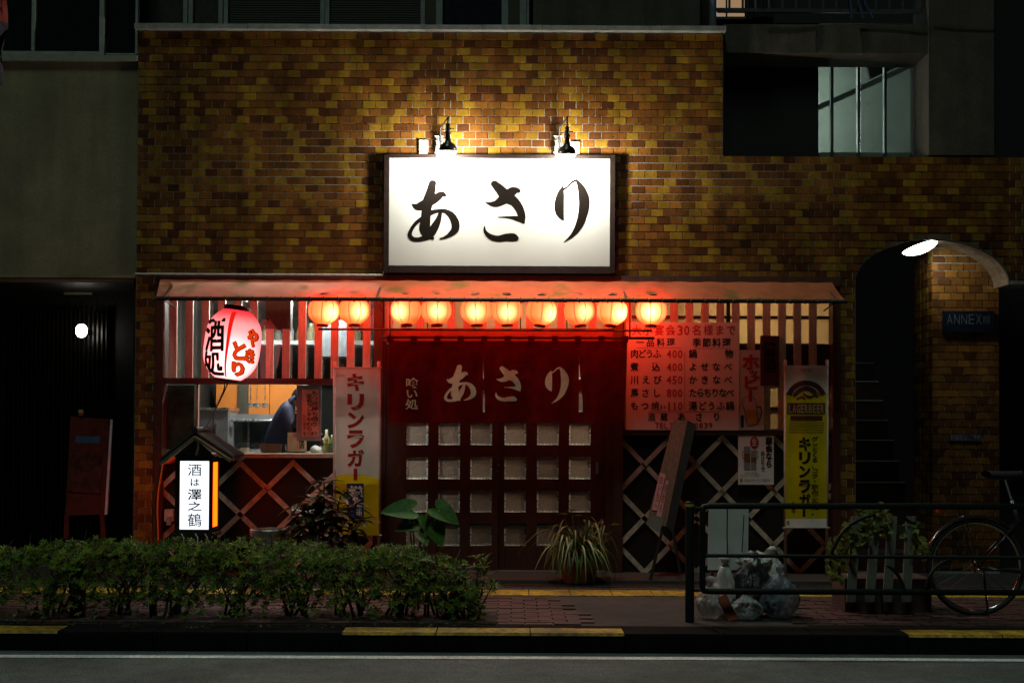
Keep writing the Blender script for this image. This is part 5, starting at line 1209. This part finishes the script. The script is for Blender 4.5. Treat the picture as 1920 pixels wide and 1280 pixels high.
m = MB(); m.tube(catmull([tuple(P(x, y, -.05)) for x, y in ((306, 862), (302, 890), (297, 920), (295, 955), (296, 985), (297, 1020), (300, 1060))], 5), .008, 6); single('extension_cord', m, mat('orange_cord', (.65, .22, .04, 1), .5), 'orange cord running down beside the left corner post', 'cord')
kg = thing('beer_keg', 'steel beer keg whose rim shows above the hedge', 'keg', P(507, 1086, -.85)); kp = P(507, 991, -.85); kb = .0
KR = 37 * S(-.85); KH = kp.z
part('body', MB().lathe([(KR * .92, .0), (KR, .03), (KR * .97, .1), (KR, .2), (KR * .97, .3), (KR * .99, KH - .08), (KR * .9, KH - .05), (.01, KH - .045)], Vector((kp.x, -.85, 0)), 28), mat('keg_steel', (.45, .42, .38, 1), .35, .8, var=.3, bump=.1), kg, smooth=True)
part('rim', MB().lathe([(KR * .97, KH - .09), (KR * 1.02, KH - .06), (KR * 1.02, KH - .006), (KR, KH), (KR * .93, KH), (KR * .92, KH - .05)], Vector((kp.x, -.85, 0)), 28), mat('keg_steel', None), kg)
# leaning board
lbz = thing('leaning_board', 'tall brown wooden board leaning beside the menu, with two pink paper strips', 'board', P(1228, 1085, -.5))
def sh(px, py): 
    t = (py - 785) / 300; return P(px, py, -.12 - .42 * t)
th = Vector((0, .04, 0))
wm = mat('old_wood', (.21, .115, .075, 1), .7, var=.5, scale=10, stretch=(9, 9, .8), bump=.25)
part('edge_board', (lambda m: m.prism([sh(1264, 787), sh(1289, 788), sh(1249, 986), sh(1213, 982)], th))(MB()), wm, lbz)
part('face_board', (lambda m: m.prism([sh(1289.5, 788), sh(1305, 795), sh(1262, 1000), sh(1249.5, 986)], Vector((.02, .25, 0))))(MB()), W['black'], lbz)
part('worn_foot', (lambda m: m.prism([sh(1216, 968) + Vector((0, -.006, 0)), sh(1246, 966) + Vector((0, -.006, 0)), sh(1237, 998) + Vector((0, -.006, 0)), sh(1213, 984) + Vector((0, -.006, 0))], Vector((0, .004, 0))))(MB()), mat('grey_foot', (.16, .16, .16, 1), .8), lbz)
pk = mat('pink_strip', (.60, .30, .30, 1), .7)
for c_, tx in (([(1237, 885), (1248, 889), (1232, 957), (1222, 955)], '生いもご'), ([(1249, 899), (1253, 902), (1240, 969), (1230, 967)], '焼酎も')):
    sp = part('paper_strip', (lambda m: m.prism([sh(*q) + Vector((0, -.01, 0)) for q in c_], (0, .002, 0)))(MB()), pk, lbz)
    m = MB()
    def q_(x, y, c_=c_): 
        u, v = x, y; a = (c_[0][0] + (c_[1][0] - c_[0][0]) * u, c_[0][1] + (c_[1][1] - c_[0][1]) * u); b = (c_[3][0] + (c_[2][0] - c_[3][0]) * u, c_[3][1] + (c_[2][1] - c_[3][1]) * u)
        return sh(a[0] + (b[0] - a[0]) * v, a[1] + (b[1] - a[1]) * v) + Vector((0, -.012, 0))
    put(m, tx, (.15, .08, .85, .9), q_, True, 1); part('writing', m, W['red'], sp)
for a_, b_ in (((1241, 996), (1219, 1088)), ((1262, 996), (1276, 1075))): part('leg', MB().tube([sh(*a_), sh(*b_)], .014, 6), W['black'], lbz)
# ================================================================== PLANTS
def leaf(mb, p, d, up, L, wd, c, droop=.15):
    """folded five-point leaf from p along d"""
    d = d.normalized(); s = d.cross(up)
    if s.length < 1e-4: s = d.cross(Vector((1, .2, 0)))
    s.normalize(); n = s.cross(d)
    m1 = p + d * L * .5 - n * L * .02; t = p + d * L - n * L * droop
    mb.add([p, m1 + s * wd / 2 + n * wd * .18, t, m1 - s * wd / 2 + n * wd * .18, m1], [(0, 1, 4), (1, 2, 4), (2, 3, 4), (3, 0, 4)], c)
GRN = [(.115, .21, .018, 1), (.15, .25, .022, 1), (.08, .17, .016, 1), (.20, .27, .025, 1), (.055, .11, .015, 1)]
def shrub(cx, hw, h, y, label, dens=1.0, low=.24, hd=.30):
    """clipped azalea: branching stems and a crown of leaf rosettes; cx, hw, h in metres"""
    t = thing('azalea_shrub', label, 'shrub', (cx, y, 0), 'azaleas of the roadside hedge')
    st = MB(); tips = []
    for k in range(9):
        b = Vector((cx + R.uniform(-.10, .10), y + R.uniform(-.06, .06), 0)); a = R.uniform(0, 6.28); sp = R.uniform(.3, 1)
        e = Vector((cx + math.cos(a) * hw * sp * .9, y + math.sin(a) * hd * .7 * sp, h * R.uniform(.55, .8)))
        mid = b.lerp(e, .45) + Vector((R.uniform(-.04, .04), R.uniform(-.03, .03), .02))
        st.tube([b, mid, e], [.012, .009, .005], 5)
        for q in range(3):
            f = mid.lerp(e, R.uniform(.1, .8)); g = f + Vector((R.uniform(-.16, .16), R.uniform(-.14, .14), R.uniform(.04, .16))); st.tube([f, g], [.005, .003], 4); tips.append(g)
    for k in range(10):
        x = cx + R.uniform(-.9, .9) * hw; z = h * R.uniform(.8, .92); st.tube([(x, y + R.uniform(-.2, .1), z), (x + R.uniform(-.05, .05), y + R.uniform(-.25, .1), z + R.uniform(.06, .15))], .0025, 4)
    part('stems', st, W['stem'], t)
    fo = MB()
    nros = int(560 * dens * (hw / .5))
    for k in range(nros):
        for _ in range(20):
            u, v, w = R.uniform(-1, 1), R.uniform(-1, 1), R.uniform(0, 1)
            rr_ = max(abs(u) ** 2.6 + abs(v) ** 2.6, 0)
            if rr_ < 1: break
        prof_ = 1 - .16 * (abs(u) ** 3) - .2 * abs(v) ** 3 + .07 * noise.noise(Vector((cx * 3 + u * 2.2, v * 2, 3)))
        lw_ = low + .12 * noise.noise(Vector((cx * 5 + u * 3, v * 3, 9)))
        shell = R.random() < .72
        if shell:
            if R.random() < .55: z = h * prof_ * R.uniform(.90, 1.03)
            else: z = h * (lw_ + (prof_ - lw_) * w); v = math.copysign((max(0, 1 - abs(u) ** 2.6)) ** (1 / 2.6) * R.uniform(.8, 1.05), v if R.random() < .3 else -1)
        else: z = h * (lw_ + (prof_ - lw_) * w)
        if R.random() < .05: z = h * R.uniform(.06, lw_)
        p = Vector((cx + u * hw * 1.06, y + v * hd, z))
        out = Vector((u * .6, v * .8 - .25, .75 + R.uniform(-.3, .5))).normalized()
        c = R.choice(GRN); q = R.uniform(.55, 1.35); c = (c[0] * q, c[1] * q, c[2] * q, 1)
        if R.random() < .05: c = (.10, .05, .02, 1)
        nl = R.randint(5, 8); ph = R.uniform(0, 6.28); s1 = out.cross(Vector((.3, .2, 1))).normalized(); s2 = out.cross(s1)
        for i in range(nl):
            a = ph + 6.283 * i / nl; d = (s1 * math.cos(a) + s2 * math.sin(a)) * R.uniform(.7, 1) + out * R.uniform(.25, .8)
            leaf(fo, p, d, out, R.uniform(.024, .052), R.uniform(.010, .018), c, R.uniform(0, .3))
    part('foliage', fo, W['leaf'], t, kind='stuff')
HY = KY1 + .36
def hx(px): return (px - 960) * S(HY)
def hz(py): return P(960, py, HY).z
spec = [(-40, 130, 1022, 'azalea at the left end of the hedge, brighter green'), (112, 100, 1014, 'azalea of the hedge just left of the dark fence stump'), (228, 100, 1010, 'azalea of the hedge below the tiled pier'), (338, 100, 1011, 'azalea of the hedge before the roofed light sign'),
        (448, 100, 1010, 'azalea of the hedge before the beer keg'), (556, 100, 1014, 'azalea of the hedge left of the big leaved bush'), (656, 90, 1022, 'azalea of the hedge in front of the white and yellow banner'), (745, 85, 1020, 'azalea of the hedge under the large taro leaves')]
for px, w, top, lab in spec: shrub(hx(px), w / 2 * S(HY) * 1.42, hz(top + 8), HY, lab, 1.3)
shrub(hx(868), .16, hz(1092), HY - .05, 'low azalea closing the right end of the hedge beside the taller sprig', .8, .2, .2)
shrub(hx(822), .2, hz(1044), HY, 'sparse azalea at the thinning right end of the hedge', .8, .45, .2)
def sprig(px, py, hpx, label):
    b = P(px, 1165, HY - .1); b.z = 0; t = thing('azalea_sprig', label, 'shrub', b)
    tp = P(px + 14, py, HY - .1); st = MB(); fo = MB()
    for k in range(5):
        e = b.lerp(tp, (.5, .7, .85, 1, .6)[k]) + Vector(((0, -.10, .05, 0, .12)[k], R.uniform(-.05, .05), 0)); st.tube([b + Vector((R.uniform(-.1, .1), 0, 0)), b.lerp(e, .5) + Vector((R.uniform(-.03, .03), 0, 0)), e], [.008, .006, .003], 5)
        for r_ in range(3 + k % 2):
            out = Vector((R.uniform(-.7, .7), R.uniform(-.8, .2), 1)).normalized(); s1 = out.cross(Vector((.3, .2, 1))).normalized(); s2 = out.cross(s1)
            p = e + Vector((R.uniform(-.05, .05), R.uniform(-.04, .04), R.uniform(-.06, .02)))
            for i in range(8):
                a = 6.283 * i / 8 + r_; leaf(fo, p, (s1 * math.cos(a) + s2 * math.sin(a)) + out * .7, out, R.uniform(.06, .095), .018, R.choice(GRN), .25)
    part('stems', st, W['stem'], t); part('foliage', fo, W['leaf'], t, kind='stuff')
sprig(884, 1052, 90, 'scraggly azalea sprig with pointed leaves right of the hedge')
sprig(838, 1120, 50, 'low leafy azalea sprig at the kerb, right of the hedge end')
# fallen leaves and pebbles on the bed
m = MB()
for k in range(160):
    p = Vector((R.uniform(-4.4, -.1), KY0 + R.uniform(.05, .45), .03)); p.z = .02 if p.y < KY1 else .04; leaf(m, p, Vector((R.uniform(-1, 1), R.uniform(-1, 1), .1)), Vector((0, 0, 1)), .035, .018, R.choice(GRN + [(.09, .06, .03, 1)] * 3), 0)
o = single('leaf_litter', m, W['leaf'], 'fallen leaves scattered along the kerb under the hedge', 'leaf litter'); o['kind'] = 'stuff'
# dark fence stumps behind the hedge
for px, w, y0, lab in ((146, 25, 1090, 'broad dark metal post behind the left part of the hedge'), (287, 11, 1088, 'slim dark metal post behind the hedge, left of the light sign')):
    b = P(px, 1160, KY1 + .25); single('fence_post', MB().box(b.x - w / 2 * S(b.y), b.x + w / 2 * S(b.y), b.y - .03, b.y + .03, 0, hz(1040)), W['fence'], lab, 'post')
# big leaved bush (leaves are parts that share a few meshes)
def big_leaf_mesh(name, L, wd, m, col, droop):
    b = MB(); n = 6
    def fn(u, v):
        x = v; half = wd / 2 * math.sin(math.pi * min(1, x * .93 + .04)) ** .75
        return Vector(((u - .5) * 2 * half, x * L, -droop * L * x * x + abs(u - .5) * half * .7))
    b.grid(fn, 2, n, col); return b.mesh(name, m, smooth=True)
bm = mat('bush_leaf', None, .4, var=.4, scale=12, attr='tint', rnd=.4)
bl = [big_leaf_mesh('leaf', .17, .055, bm, c, dr) for c, dr in (((.05, .055, .014, 1), .3), ((.06, .04, .014, 1), .45), ((.035, .05, .016, 1), .2))]
def orient(d, roll=0):
    return (d.to_track_quat('Y', 'Z').to_matrix() @ Matrix.Rotation(roll, 3, 'Y')).to_euler()
BY = -1.0; bb0 = P(610, 1085, BY); bb0.z = 0
bu = thing('broadleaf_bush', 'dark bush with long drooping leaves before the banner foot', 'bush', bb0)
st = MB(); tips = []
for px, py, dy in ((608, 905, 0), (560, 945, -.1), (575, 985, -.2), (640, 925, -.05), (665, 950, .05), (620, 975, -.25), (545, 990, 0), (600, 1010, -.2), (660, 1000, -.1), (590, 940, .1), (635, 960, -.2), (680, 975, 0), (610, 930, -.1), (570, 960, .1)):
    e = P(px, py, BY + dy); mid = bb0.lerp(e, .5) + Vector((R.uniform(-.06, .06), 0, .05)); st.tube([bb0, mid, e], [.014, .01, .006], 5); tips += [e, mid.lerp(e, .6)]
part('stems', st, W['stem'], bu)
for e in tips:
    for i in range(9):
        a = 6.283 * i / 9 + R.uniform(-.3, .3); d = Vector((math.cos(a), math.sin(a) * .8 - .1, R.uniform(-.25, .55)))
        inst('leaf', R.choice(bl), e + Vector((0, 0, R.uniform(-.02, .02))), bu, orient(d), (1, R.uniform(.7, 1.15), 1))
# taro
tm = mat('taro_leaf', (.065, .165, .022, 1), .6, var=.5, scale=16, spec=.25, bump=.3, bscale=40)
TY = KY1 + .75; tb = P(775, 1120, TY); tb.z = 0
ta = thing('taro_plant', 'plant with big heart shaped green leaves rising behind the hedge', 'plant', tb)
def orient2(d, n):
    y = d.normalized(); x = y.cross(n).normalized(); z = x.cross(y)
    return Matrix((x, y, z)).transposed().to_euler()
def heart(L, wd):
    pts = [(0, .0), (.18, -.16), (.36, -.20), (.48, -.06), (.5, .15), (.42, .42), (.24, .74), (0, 1.0)]
    out = catmull([(a * wd * 1.0, b * L) for a, b in pts], 4); vs = [Vector((0, .12 * L, -.05 * L))]; fs = []
    ring = [Vector((x, y, .10 * L * abs(x) / wd - .22 * L * max(0, y / L) ** 2)) for x, y in out] + [Vector((-x, y, .10 * L * abs(x) / wd - .22 * L * max(0, y / L) ** 2)) for x, y in out[::-1][1:]]
    vs += ring; n = len(ring); fs = [(0, i + 1, i + 2) for i in range(n - 1)]
    b = MB(); b.add(vs, fs); return b.mesh('leaf', tm, smooth=True)
hm_ = heart(.225, .19)
for px, py, d, nrm, s_ in ((772, 955, Vector((-.9, -.25, .05)), Vector((-.2, -.75, .65)), 1.05), (782, 976, Vector((-.75, -.3, -.25)), Vector((.1, -.8, .6)), .8), (818, 952, Vector((.85, -.3, -.45)), Vector((.3, -.8, .5)), .95), (806, 972, Vector((.5, -.35, -.85)), Vector((.35, -.85, .35)), 1.05), (795, 968, Vector((-.15, -.5, -.8)), Vector((-.8, -.5, .3)), .7), (790, 998, Vector((.3, -.6, -.4)), Vector((0, -.7, .7)), .6)):
    p = P(px, py, TY); inst('leaf', hm_, p, ta, orient2(d, nrm), (s_, s_, s_))
    part('stalk', MB().tube([tb + Vector((R.uniform(-.05, .05), 0, 0)), tb.lerp(p, .55) + Vector(((tb.x - p.x) * .25, 0, 0)), p + d.normalized() * .03], [.009, .007, .005], 6), mat('taro_stalk', (.09, .15, .04, 1), .4), ta, smooth=True)
# spider plant
SY_ = -.62; pb = P(1085, 1086, SY_); pb.z = .0
sp = thing('spider_plant', 'bushy spider plant with arching striped leaves in an orange pot by the door', 'potted plant', pb)
part('pot', MB().lathe([(.10, 0), (.14, .02), (.165, .20), (.18, .21), (.18, .24), (.16, .24), (.15, .20), (.01, .19)], pb, 20), mat('terracotta', (.24, .085, .03, 1), .7, var=.3), sp)
lms = []
for k, (hgt, rch) in enumerate(((.26, .22), (.36, .26), (.18, .32), (.30, .34), (.12, .26), (.22, .42))):
    b = MB(); n = 9
    def fn(u, v, hgt=hgt, rch=rch):
        y = rch * v; z = hgt * math.sin(math.pi * min(v * .62, 1)) * 1.15 - .30 * v ** 3; wv = .020 * (1 - v) ** .6 * (.55 + v) + .001
        return Vector(((u - .5) * wv, y, z + abs(u - .5) * .006))
    b.grid(fn, 2, n); lms.append(b.mesh('leaf', mat('spider_leaf%d' % (k % 2), ((.085, .15, .028, 1), (.17, .20, .07, 1))[k % 2], .45, rnd=.3), smooth=True))
for k in range(230):
    a = R.uniform(0, 6.283); s_ = R.uniform(.6, 1.2); inst('leaf', R.choice(lms), pb + Vector((.07 * math.cos(a) + R.uniform(-.06, .12), .05 * math.sin(a) - .02, .2 + R.uniform(-.02, .03))), sp, (R.uniform(-.25, .25), R.uniform(-.2, .2), a), (s_, s_, s_))
fl2 = MB(); st = MB()
for px, py in ((1072, 958), (1085, 968), (1058, 965), (1155, 985)):
    e = P(px, py, SY_); st.tube([pb + Vector((0, 0, .22)), pb.lerp(e, .6) + Vector((0, 0, .04)), e], .004, 5)
    for i in range(10):
        a = 6.28 * i / 10; leaf(fl2, e, Vector((math.cos(a), math.sin(a) * .6, .4)), Vector((0, 0, 1)), .06, .02, GRN[i % 5], .4)
part('runner', st, mat('runner', (.16, .14, .06, 1), .6), sp); part('plantlets', fl2, W['leaf'], sp, kind='stuff')

# ================================================================== FENCE, BIKE, BAGS
YF = KY1 + .2; SF = S(YF)
gr = thing('guard_fence', 'dark green pipe guard fence along the kerb at right', 'fence', P(1293, 1168, YF))
m = MB(); b = P(1293, 1168, YF); b.z = 0; tz = P(1293, 940, YF).z; m.lathe([(.0325, -.05), (.0325, tz - .012), (.03, tz), (.001, tz + .002)], b, 16, cap=False); part('post', m, W['fence'], gr, smooth=True)
m = MB(); m.lathe([(.0335, tz - .035), (.0335, tz - .015)], b, 16); part('band', m, mat('reflective', (.35, .36, .04, 1), .4), gr)
xr = 2350; fr = [(xr, 950), (1330, 948), (1320, 950), (1317, 960), (1317, 1100), (1320, 1107), (1330, 1108), (xr, 1112)]
part('frame', MB().tube([P(x, y, YF) for x, y in fr], .0225, 10), W['fence'], gr, smooth=True)
part('mid_rail', MB().tube([P(1317, 1041, YF), P(xr, 1048, YF)], .014, 8), W['fence'], gr)
part('coupler', MB().tube([P(1300, 952, YF), P(1317, 952, YF)], .012, 8), W['fence'], gr); part('coupler', MB().tube([P(1300, 1106, YF), P(1317, 1106, YF)], .012, 8), W['fence'], gr)
def arc(cx, cy, r, a0, a1): return [P(cx + r * math.cos(rad(a)), cy - r * math.sin(rad(a)), YF) for a in range(a0, a1 + (1 if a1 > a0 else -1), 8 if a1 > a0 else -8)]
for c in (arc(1652, 1058, 94, 168, 96), arc(1630, 1116, 66, 60, 4), arc(1803, 1112, 68, 176, 88), arc(1715, 958, 22, 170, 280)):
    part('ornament_arc', MB().tube(c, .013, 8), W['fence'], gr, smooth=True)
part('rod', MB().tube([P(1652, 1112, YF), P(1655, 1150, YF)], .012, 8), W['fence'], gr)
# picket panel behind the fence
YP = YF + .35
pp = thing('picket_panel', 'weathered grey wooden picket panel standing behind the guard fence', 'picket panel', P(1645, 1125, YP))
pw = mat('grey_picket', (.17, .17, .135, 1), .85, var=.5, scale=14, stretch=(8, 8, .8), bump=.3)
for xt, xb in ((1606, 1596), (1643, 1631), (1674, 1664), (1708, 1700)):
    a_, b_ = P(xt, 968, YP), P(xb, 1128, YP); w = .034; m = MB(); m.prism([a_ + Vector((-w, 0, 0)), a_ + Vector((w, 0, 0)), b_ + Vector((w, 0, 0)), b_ + Vector((-w, 0, 0))], (0, .02, 0)); part('picket', m, pw, pp)
for y in (985, 1112): part('cross_rail', MB().pbox(1588, y, 1716, y + 14, YP + .022, .03), mat('dark_rail', (.03, .028, .022, 1), .8), pp)
# ivy over it
iv = thing('ivy', 'yellow green ivy climbing round the picket panel', 'ivy', P(1600, 1085, YP + .2)); m = MB(); st = MB()
for path in ([(1640, 950), (1610, 985), (1575, 1010), (1565, 1045), (1575, 1085)], [(1612, 955), (1600, 1000), (1585, 1040), (1562, 1075)], [(1700, 985), (1720, 1010), (1740, 1035)], [(1660, 960), (1650, 985), (1668, 975)], [(1590, 1000), (1615, 1010), (1640, 995)]):
    pt = catmull([(a, b, 0) for a, b in path], 5); st.tube([P(a, b, YP + .05) for a, b, _ in pt], .005, 4)
    for a, b, _ in pt:
        for k in range(4):
            p = P(a + R.uniform(-14, 14), b + R.uniform(-12, 12), YP + R.uniform(-.05, .15)); q = R.uniform(.7, 1.5); leaf(m, p, Vector((R.uniform(-1, 1), R.uniform(-.8, .1), R.uniform(-.8, .3))), Vector((0, -1, .6)), .055, .045, (.14 * q, .17 * q, .03 * q, 1), .2)
part('stems', st, W['stem'], iv); part('leaves', m, W['leaf'], iv, kind='stuff')
single('planter_box', MB().box(P(1575, 1000, YP + .3).x, P(1735, 1000, YP + .3).x, YP + .15, YP + .55, 0, .26), mat('planter', (.06, .035, .025, 1), .8, var=.4), 'low dark planter box behind the picket panel', 'planter')
# white panel leaning behind the fence
YW = YF + .45
wp = thing('white_panel', 'pale grey sheet panel propped behind the guard fence', 'panel', P(1366, 1075, YW))
m = MB(); m.prism([P(1329, 953, YW + .12), P(1404, 953, YW + .12), P(1402, 1068, YW), P(1327, 1068, YW)], (0, .012, 0)); part('sheet', m, mat('grey_sheet', (.42, .42, .40, 1), .5, var=.2, scale=3), wp)
m = MB(); m.tube([P(1364, 945, YW - .08), P(1363, 1000, YW - .06), P(1364, 1050, YW - .04)], .005, 5); m.tube([P(1395, 965, YW - .03), P(1391, 1035, YW - .03)], .004, 5); part('string', m, W['ink'], wp)
for x in (1335, 1398): part('prop', MB().beam(P(x, 1060, YW + .03), Vector((P(x, 1060, YW + .1).x, YW + .06, 0)), .02, .02), W['wood'], wp)
# rubbish bags
def bag_mat(name, c, t, al):
    m = bpy.data.materials.new(name); m.use_nodes = True; b = m.node_tree.nodes['Principled BSDF']; b.inputs['Base Color'].default_value = c; b.inputs['Roughness'].default_value = .36; b.inputs['Alpha'].default_value = al; return m
def bag(label, px, pyb, wpx, hpx, Y, m, seed, knot=True, extra=None):
    c = P(px, pyb, Y); c.z = 0; rx = wpx / 2 * S(Y); h = hpx * S(Y); t = thing('rubbish_bag', label, 'rubbish bag', c, 'rubbish bags by the guard fence'); b = MB()
    def fn(u, v):
        a = u * 6.2832; pr = math.sin(math.pi * min(.97, v * .95 + .03)) ** .55 * (1 - .35 * v); q = Vector((math.cos(a) * pr, math.sin(a) * pr * .8, v))
        f = 1 + .22 * noise.noise(q * 2.6 + Vector((seed, 0, 0))) + .12 * noise.noise(q * 7 + Vector((0, seed, 0))) + (.09) * (.5 - abs(noise.noise(q * 5 + Vector((seed, seed, 0))))) + .07 * (.5 - abs(noise.noise(q * 12)))
        return c + Vector((q.x * rx * f, q.y * rx * f, max(.002, v * h * (1 + .12 * noise.noise(q * 3 + Vector((seed, 4, 0)))))))
    b.grid(fn, 90, 54); part('body', b, m, t, smooth=True)
    if knot:
        k = MB(); top = c + Vector((0, 0, h * .93)); k.lathe([(.02, 0), (.014, .02), (.03, .05), (.045, .075), (.02, .085)], top, 12); k.v = [v + .02 * noise.noise_vector(v * 30) for v in k.v]; part('knot', k, m, t, smooth=True)
    return t, c, rx, h
clearb = bag_mat('clear_bag', (.55, .58, .60, 1), 0, .55); whiteb = bag_mat('white_bag', (.62, .60, .56, 1), 0, .95); darkb = bag_mat('dark_bag', (.035, .036, .042, 1), 0, .9); greyb = bag_mat('grey_clear_bag', (.24, .25, .32, 1), 0, .6)
YB0 = YF + .18
bag('small pale translucent rubbish bag beside the fence post', 1332, 1166, 58, 62, YB0 - .03, clearb, 3)
bag('crumpled white rubbish bag at the left of the heap', 1358, 1164, 52, 96, YB0 + .12, whiteb, 8)
tb_, cb_, rx_, h_ = bag('big dark rubbish bag with printing in the heap behind the fence', 1412, 1164, 92, 104, YB0 + .14, darkb, 5)
bag('grey translucent rubbish bag at the right of the heap', 1462, 1166, 84, 84, YB0 + .02, greyb, 12)
bag('pale translucent rubbish bag slumped in front of the dark bag', 1400, 1168, 66, 46, YB0 - .06, clearb, 17, False)
bag('white knotted rubbish bag behind the grey bag, against the rail', 1448, 1150, 60, 112, YB0 + .22, whiteb, 31)
bag('pale plastic bag lying on top of the rubbish heap', 1415, 1062, 70, 34, YB0 + .2, whiteb, 21, False)[0].location.z = P(1415, 1066, YB0 + .2).z
m = MB(); put(m, 'ポリ袋', (1388, 1080, 1424, 1100), flat(YB0 - .13), bold=1); 
part('print', m, mat('bag_print', (.25, .26, .26, 1), .5), tb_)
m = MB(); m.prism([P(1346, 1120, YB0 - .10), P(1362, 1112, YB0 - .10), P(1384, 1160, YB0 - .13), P(1366, 1164, YB0 - .13)], (0, .05, 0)); single('drink_carton', m, mat('carton_red', (.30, .07, .04, 1), .5, var=.6, scale=20), 'reddish carton poking out between the rubbish bags', 'carton')
# bicycle, mostly cropped by the frame
YK = YF + .36; SK = S(YK); wc = P(1830, 1062, YK); WR = wc.z - .004
bk = thing('bicycle', 'black city bicycle parked at the right edge behind the fence', 'bicycle', Vector((wc.x, YK, 0)))
blk = mat('bike_black', (.012, .012, .013, 1), .25); rub = mat('rubber', (.015, .015, .015, 1), .7); chrome = mat('chrome', (.6, .6, .6, 1), .15, 1, var=.05)
def wheel(c):
    w = part('wheel', MB().tube([c + Vector((math.cos(a) * .045, 0, math.sin(a) * .045)) for a in [0, 1.57, 3.14, 4.71]], .012, 6, True), chrome, bk)
    ri = MB(); ri.tube([c + Vector((math.cos(a) * (WR - .035), 0, math.sin(a) * (WR - .035))) for a in [6.2832 * k / 48 for k in range(48)]], .011, 6, True); part('rim', ri, chrome, w, smooth=True)
    ty = MB(); ty.tube([c + Vector((math.cos(a) * (WR - .017), 0, math.sin(a) * (WR - .017))) for a in [6.2832 * k / 48 for k in range(48)]], .0185, 8, True); part('tyre', ty, rub, w, smooth=True)
    s_ = MB()
    for k in range(28):
        a = 6.2832 * k / 28; d = .5 if k % 2 else -.5; s_.tube([c + Vector((math.cos(a + d) * .03, .02 if k % 4 < 2 else -.02, math.sin(a + d) * .03)), c + Vector((math.cos(a) * (WR - .04), 0, math.sin(a) * (WR - .04)))], .0015, 3)
    part('spokes', s_, chrome, w, kind='stuff')
fc = wc + Vector((1.08, 0, 0)); wheel(wc); wheel(fc)
def fender(c, a0, a1): 
    m = MB(); r = WR + .028
    m.grid(lambda u, v: c + Vector(((r - .012 * abs(2 * v - 1) ** 2) * math.cos(rad(a0 + (a1 - a0) * u)), (v - .5) * .06, (r - .012 * abs(2 * v - 1) ** 2) * math.sin(rad(a0 + (a1 - a0) * u)))), 30, 6); return m
part('mudguard', fender(wc, 40, 185), mat('bike_guard', (.05, .05, .055, 1), .18, .6), bk, smooth=True); part('mudguard', fender(fc, 35, 160), mat('bike_guard', None), bk, smooth=True)
bbk = wc + Vector((.44, 0, -.05)); seat = wc + Vector((.27, 0, .50)); hd1 = fc + Vector((-.20, 0, .52)); hd0 = fc + Vector((-.15, 0, .38))
fm = MB(); fm.tube([bbk, seat], .016, 8); fm.tube([bbk, hd0], .02, 8); fm.tube([bbk + Vector((-.03, 0, .16)), hd1 + Vector((0, 0, -.04))], .016, 8)
for s_ in (-1, 1): fm.tube([wc + Vector((0, s_ * .05, 0)), bbk + Vector((0, s_ * .03, 0))], .009, 6); fm.tube([wc + Vector((0, s_ * .05, 0)), bbk.lerp(seat, .72) + Vector((0, s_ * .02, 0))], .008, 6); fm.tube([fc + Vector((0, s_ * .05, 0)), hd0 + Vector((.0, s_ * .04, 0))], .01, 6)
fm.tube([hd0, hd1], .02, 8); part('frame', fm, blk, bk, smooth=True)
part('seat_post', MB().tube([seat, seat + Vector((-.05, 0, .16))], .013, 8), chrome, bk)
m = MB(); sc_ = seat + Vector((-.06, 0, .18)); m.grid(lambda u, v: sc_ + Vector(((u - .5) * .27, math.sin(v * 6.2832) * (.105 - .075 * u), math.cos(v * 6.2832) * .032 + .02 * (u - .5) ** 2)), 10, 14); part('saddle', m, rub, bk, smooth=True)
m = MB(); m.tube([hd1, hd1 + Vector((-.03, 0, .2))], .012, 8)
for s_ in (-1, 1): m.tube(catmull([tuple(hd1 + Vector((-.03, 0, .2))), tuple(hd1 + Vector((.03, s_ * .12, .24))), tuple(hd1 + Vector((-.08, s_ * .24, .24))), tuple(hd1 + Vector((-.2, s_ * .27, .23)))], 4), .011, 6)
part('handlebar', m, chrome, bk, smooth=True)
rk = MB(); zt_ = WR * 2 + .09 - .0
for s_ in (-1, 1): rk.tube([Vector((wc.x - .26, YK + s_ * .06, zt_)), Vector((wc.x + .16, YK + s_ * .06, zt_))], .006, 6); rk.tube([wc + Vector((0, s_ * .06, 0)), Vector((wc.x - .12, YK + s_ * .06, zt_))], .005, 6)
for k in range(4): rk.tube([Vector((wc.x - .26 + .13 * k, YK - .06, zt_)), Vector((wc.x - .26 + .13 * k, YK + .06, zt_))], .005, 6)
part('rear_rack', rk, blk, bk); part('reflector', MB().box(wc.x - .29, wc.x - .27, YK - .03, YK + .03, zt_ - .045, zt_ - .015), mat('reflector', (.5, .02, .02, 1), .2), bk)
m = MB(); m.lathe([(.09, -.004), (.09, .004)], bbk + Vector((0, -.06, 0)), 24, Matrix.Rotation(rad(90), 3, 'X')); part('chainring', m, chrome, bk)
cr_ = MB(); cr_.tube([bbk + Vector((0, -.08, 0)), bbk + Vector((.10, -.08, -.13))], .009, 6); cr_.box(bbk.x + .06, bbk.x + .14, YK - .16, YK - .08, bbk.z - .145, bbk.z - .12); part('crank', cr_, chrome, bk)
part('kickstand', MB().tube([wc + Vector((.03, -.07, -.02)), Vector((wc.x + .05, YK - .12, 0))], .009, 6), chrome, bk)
bpy.context.view_layer.update()
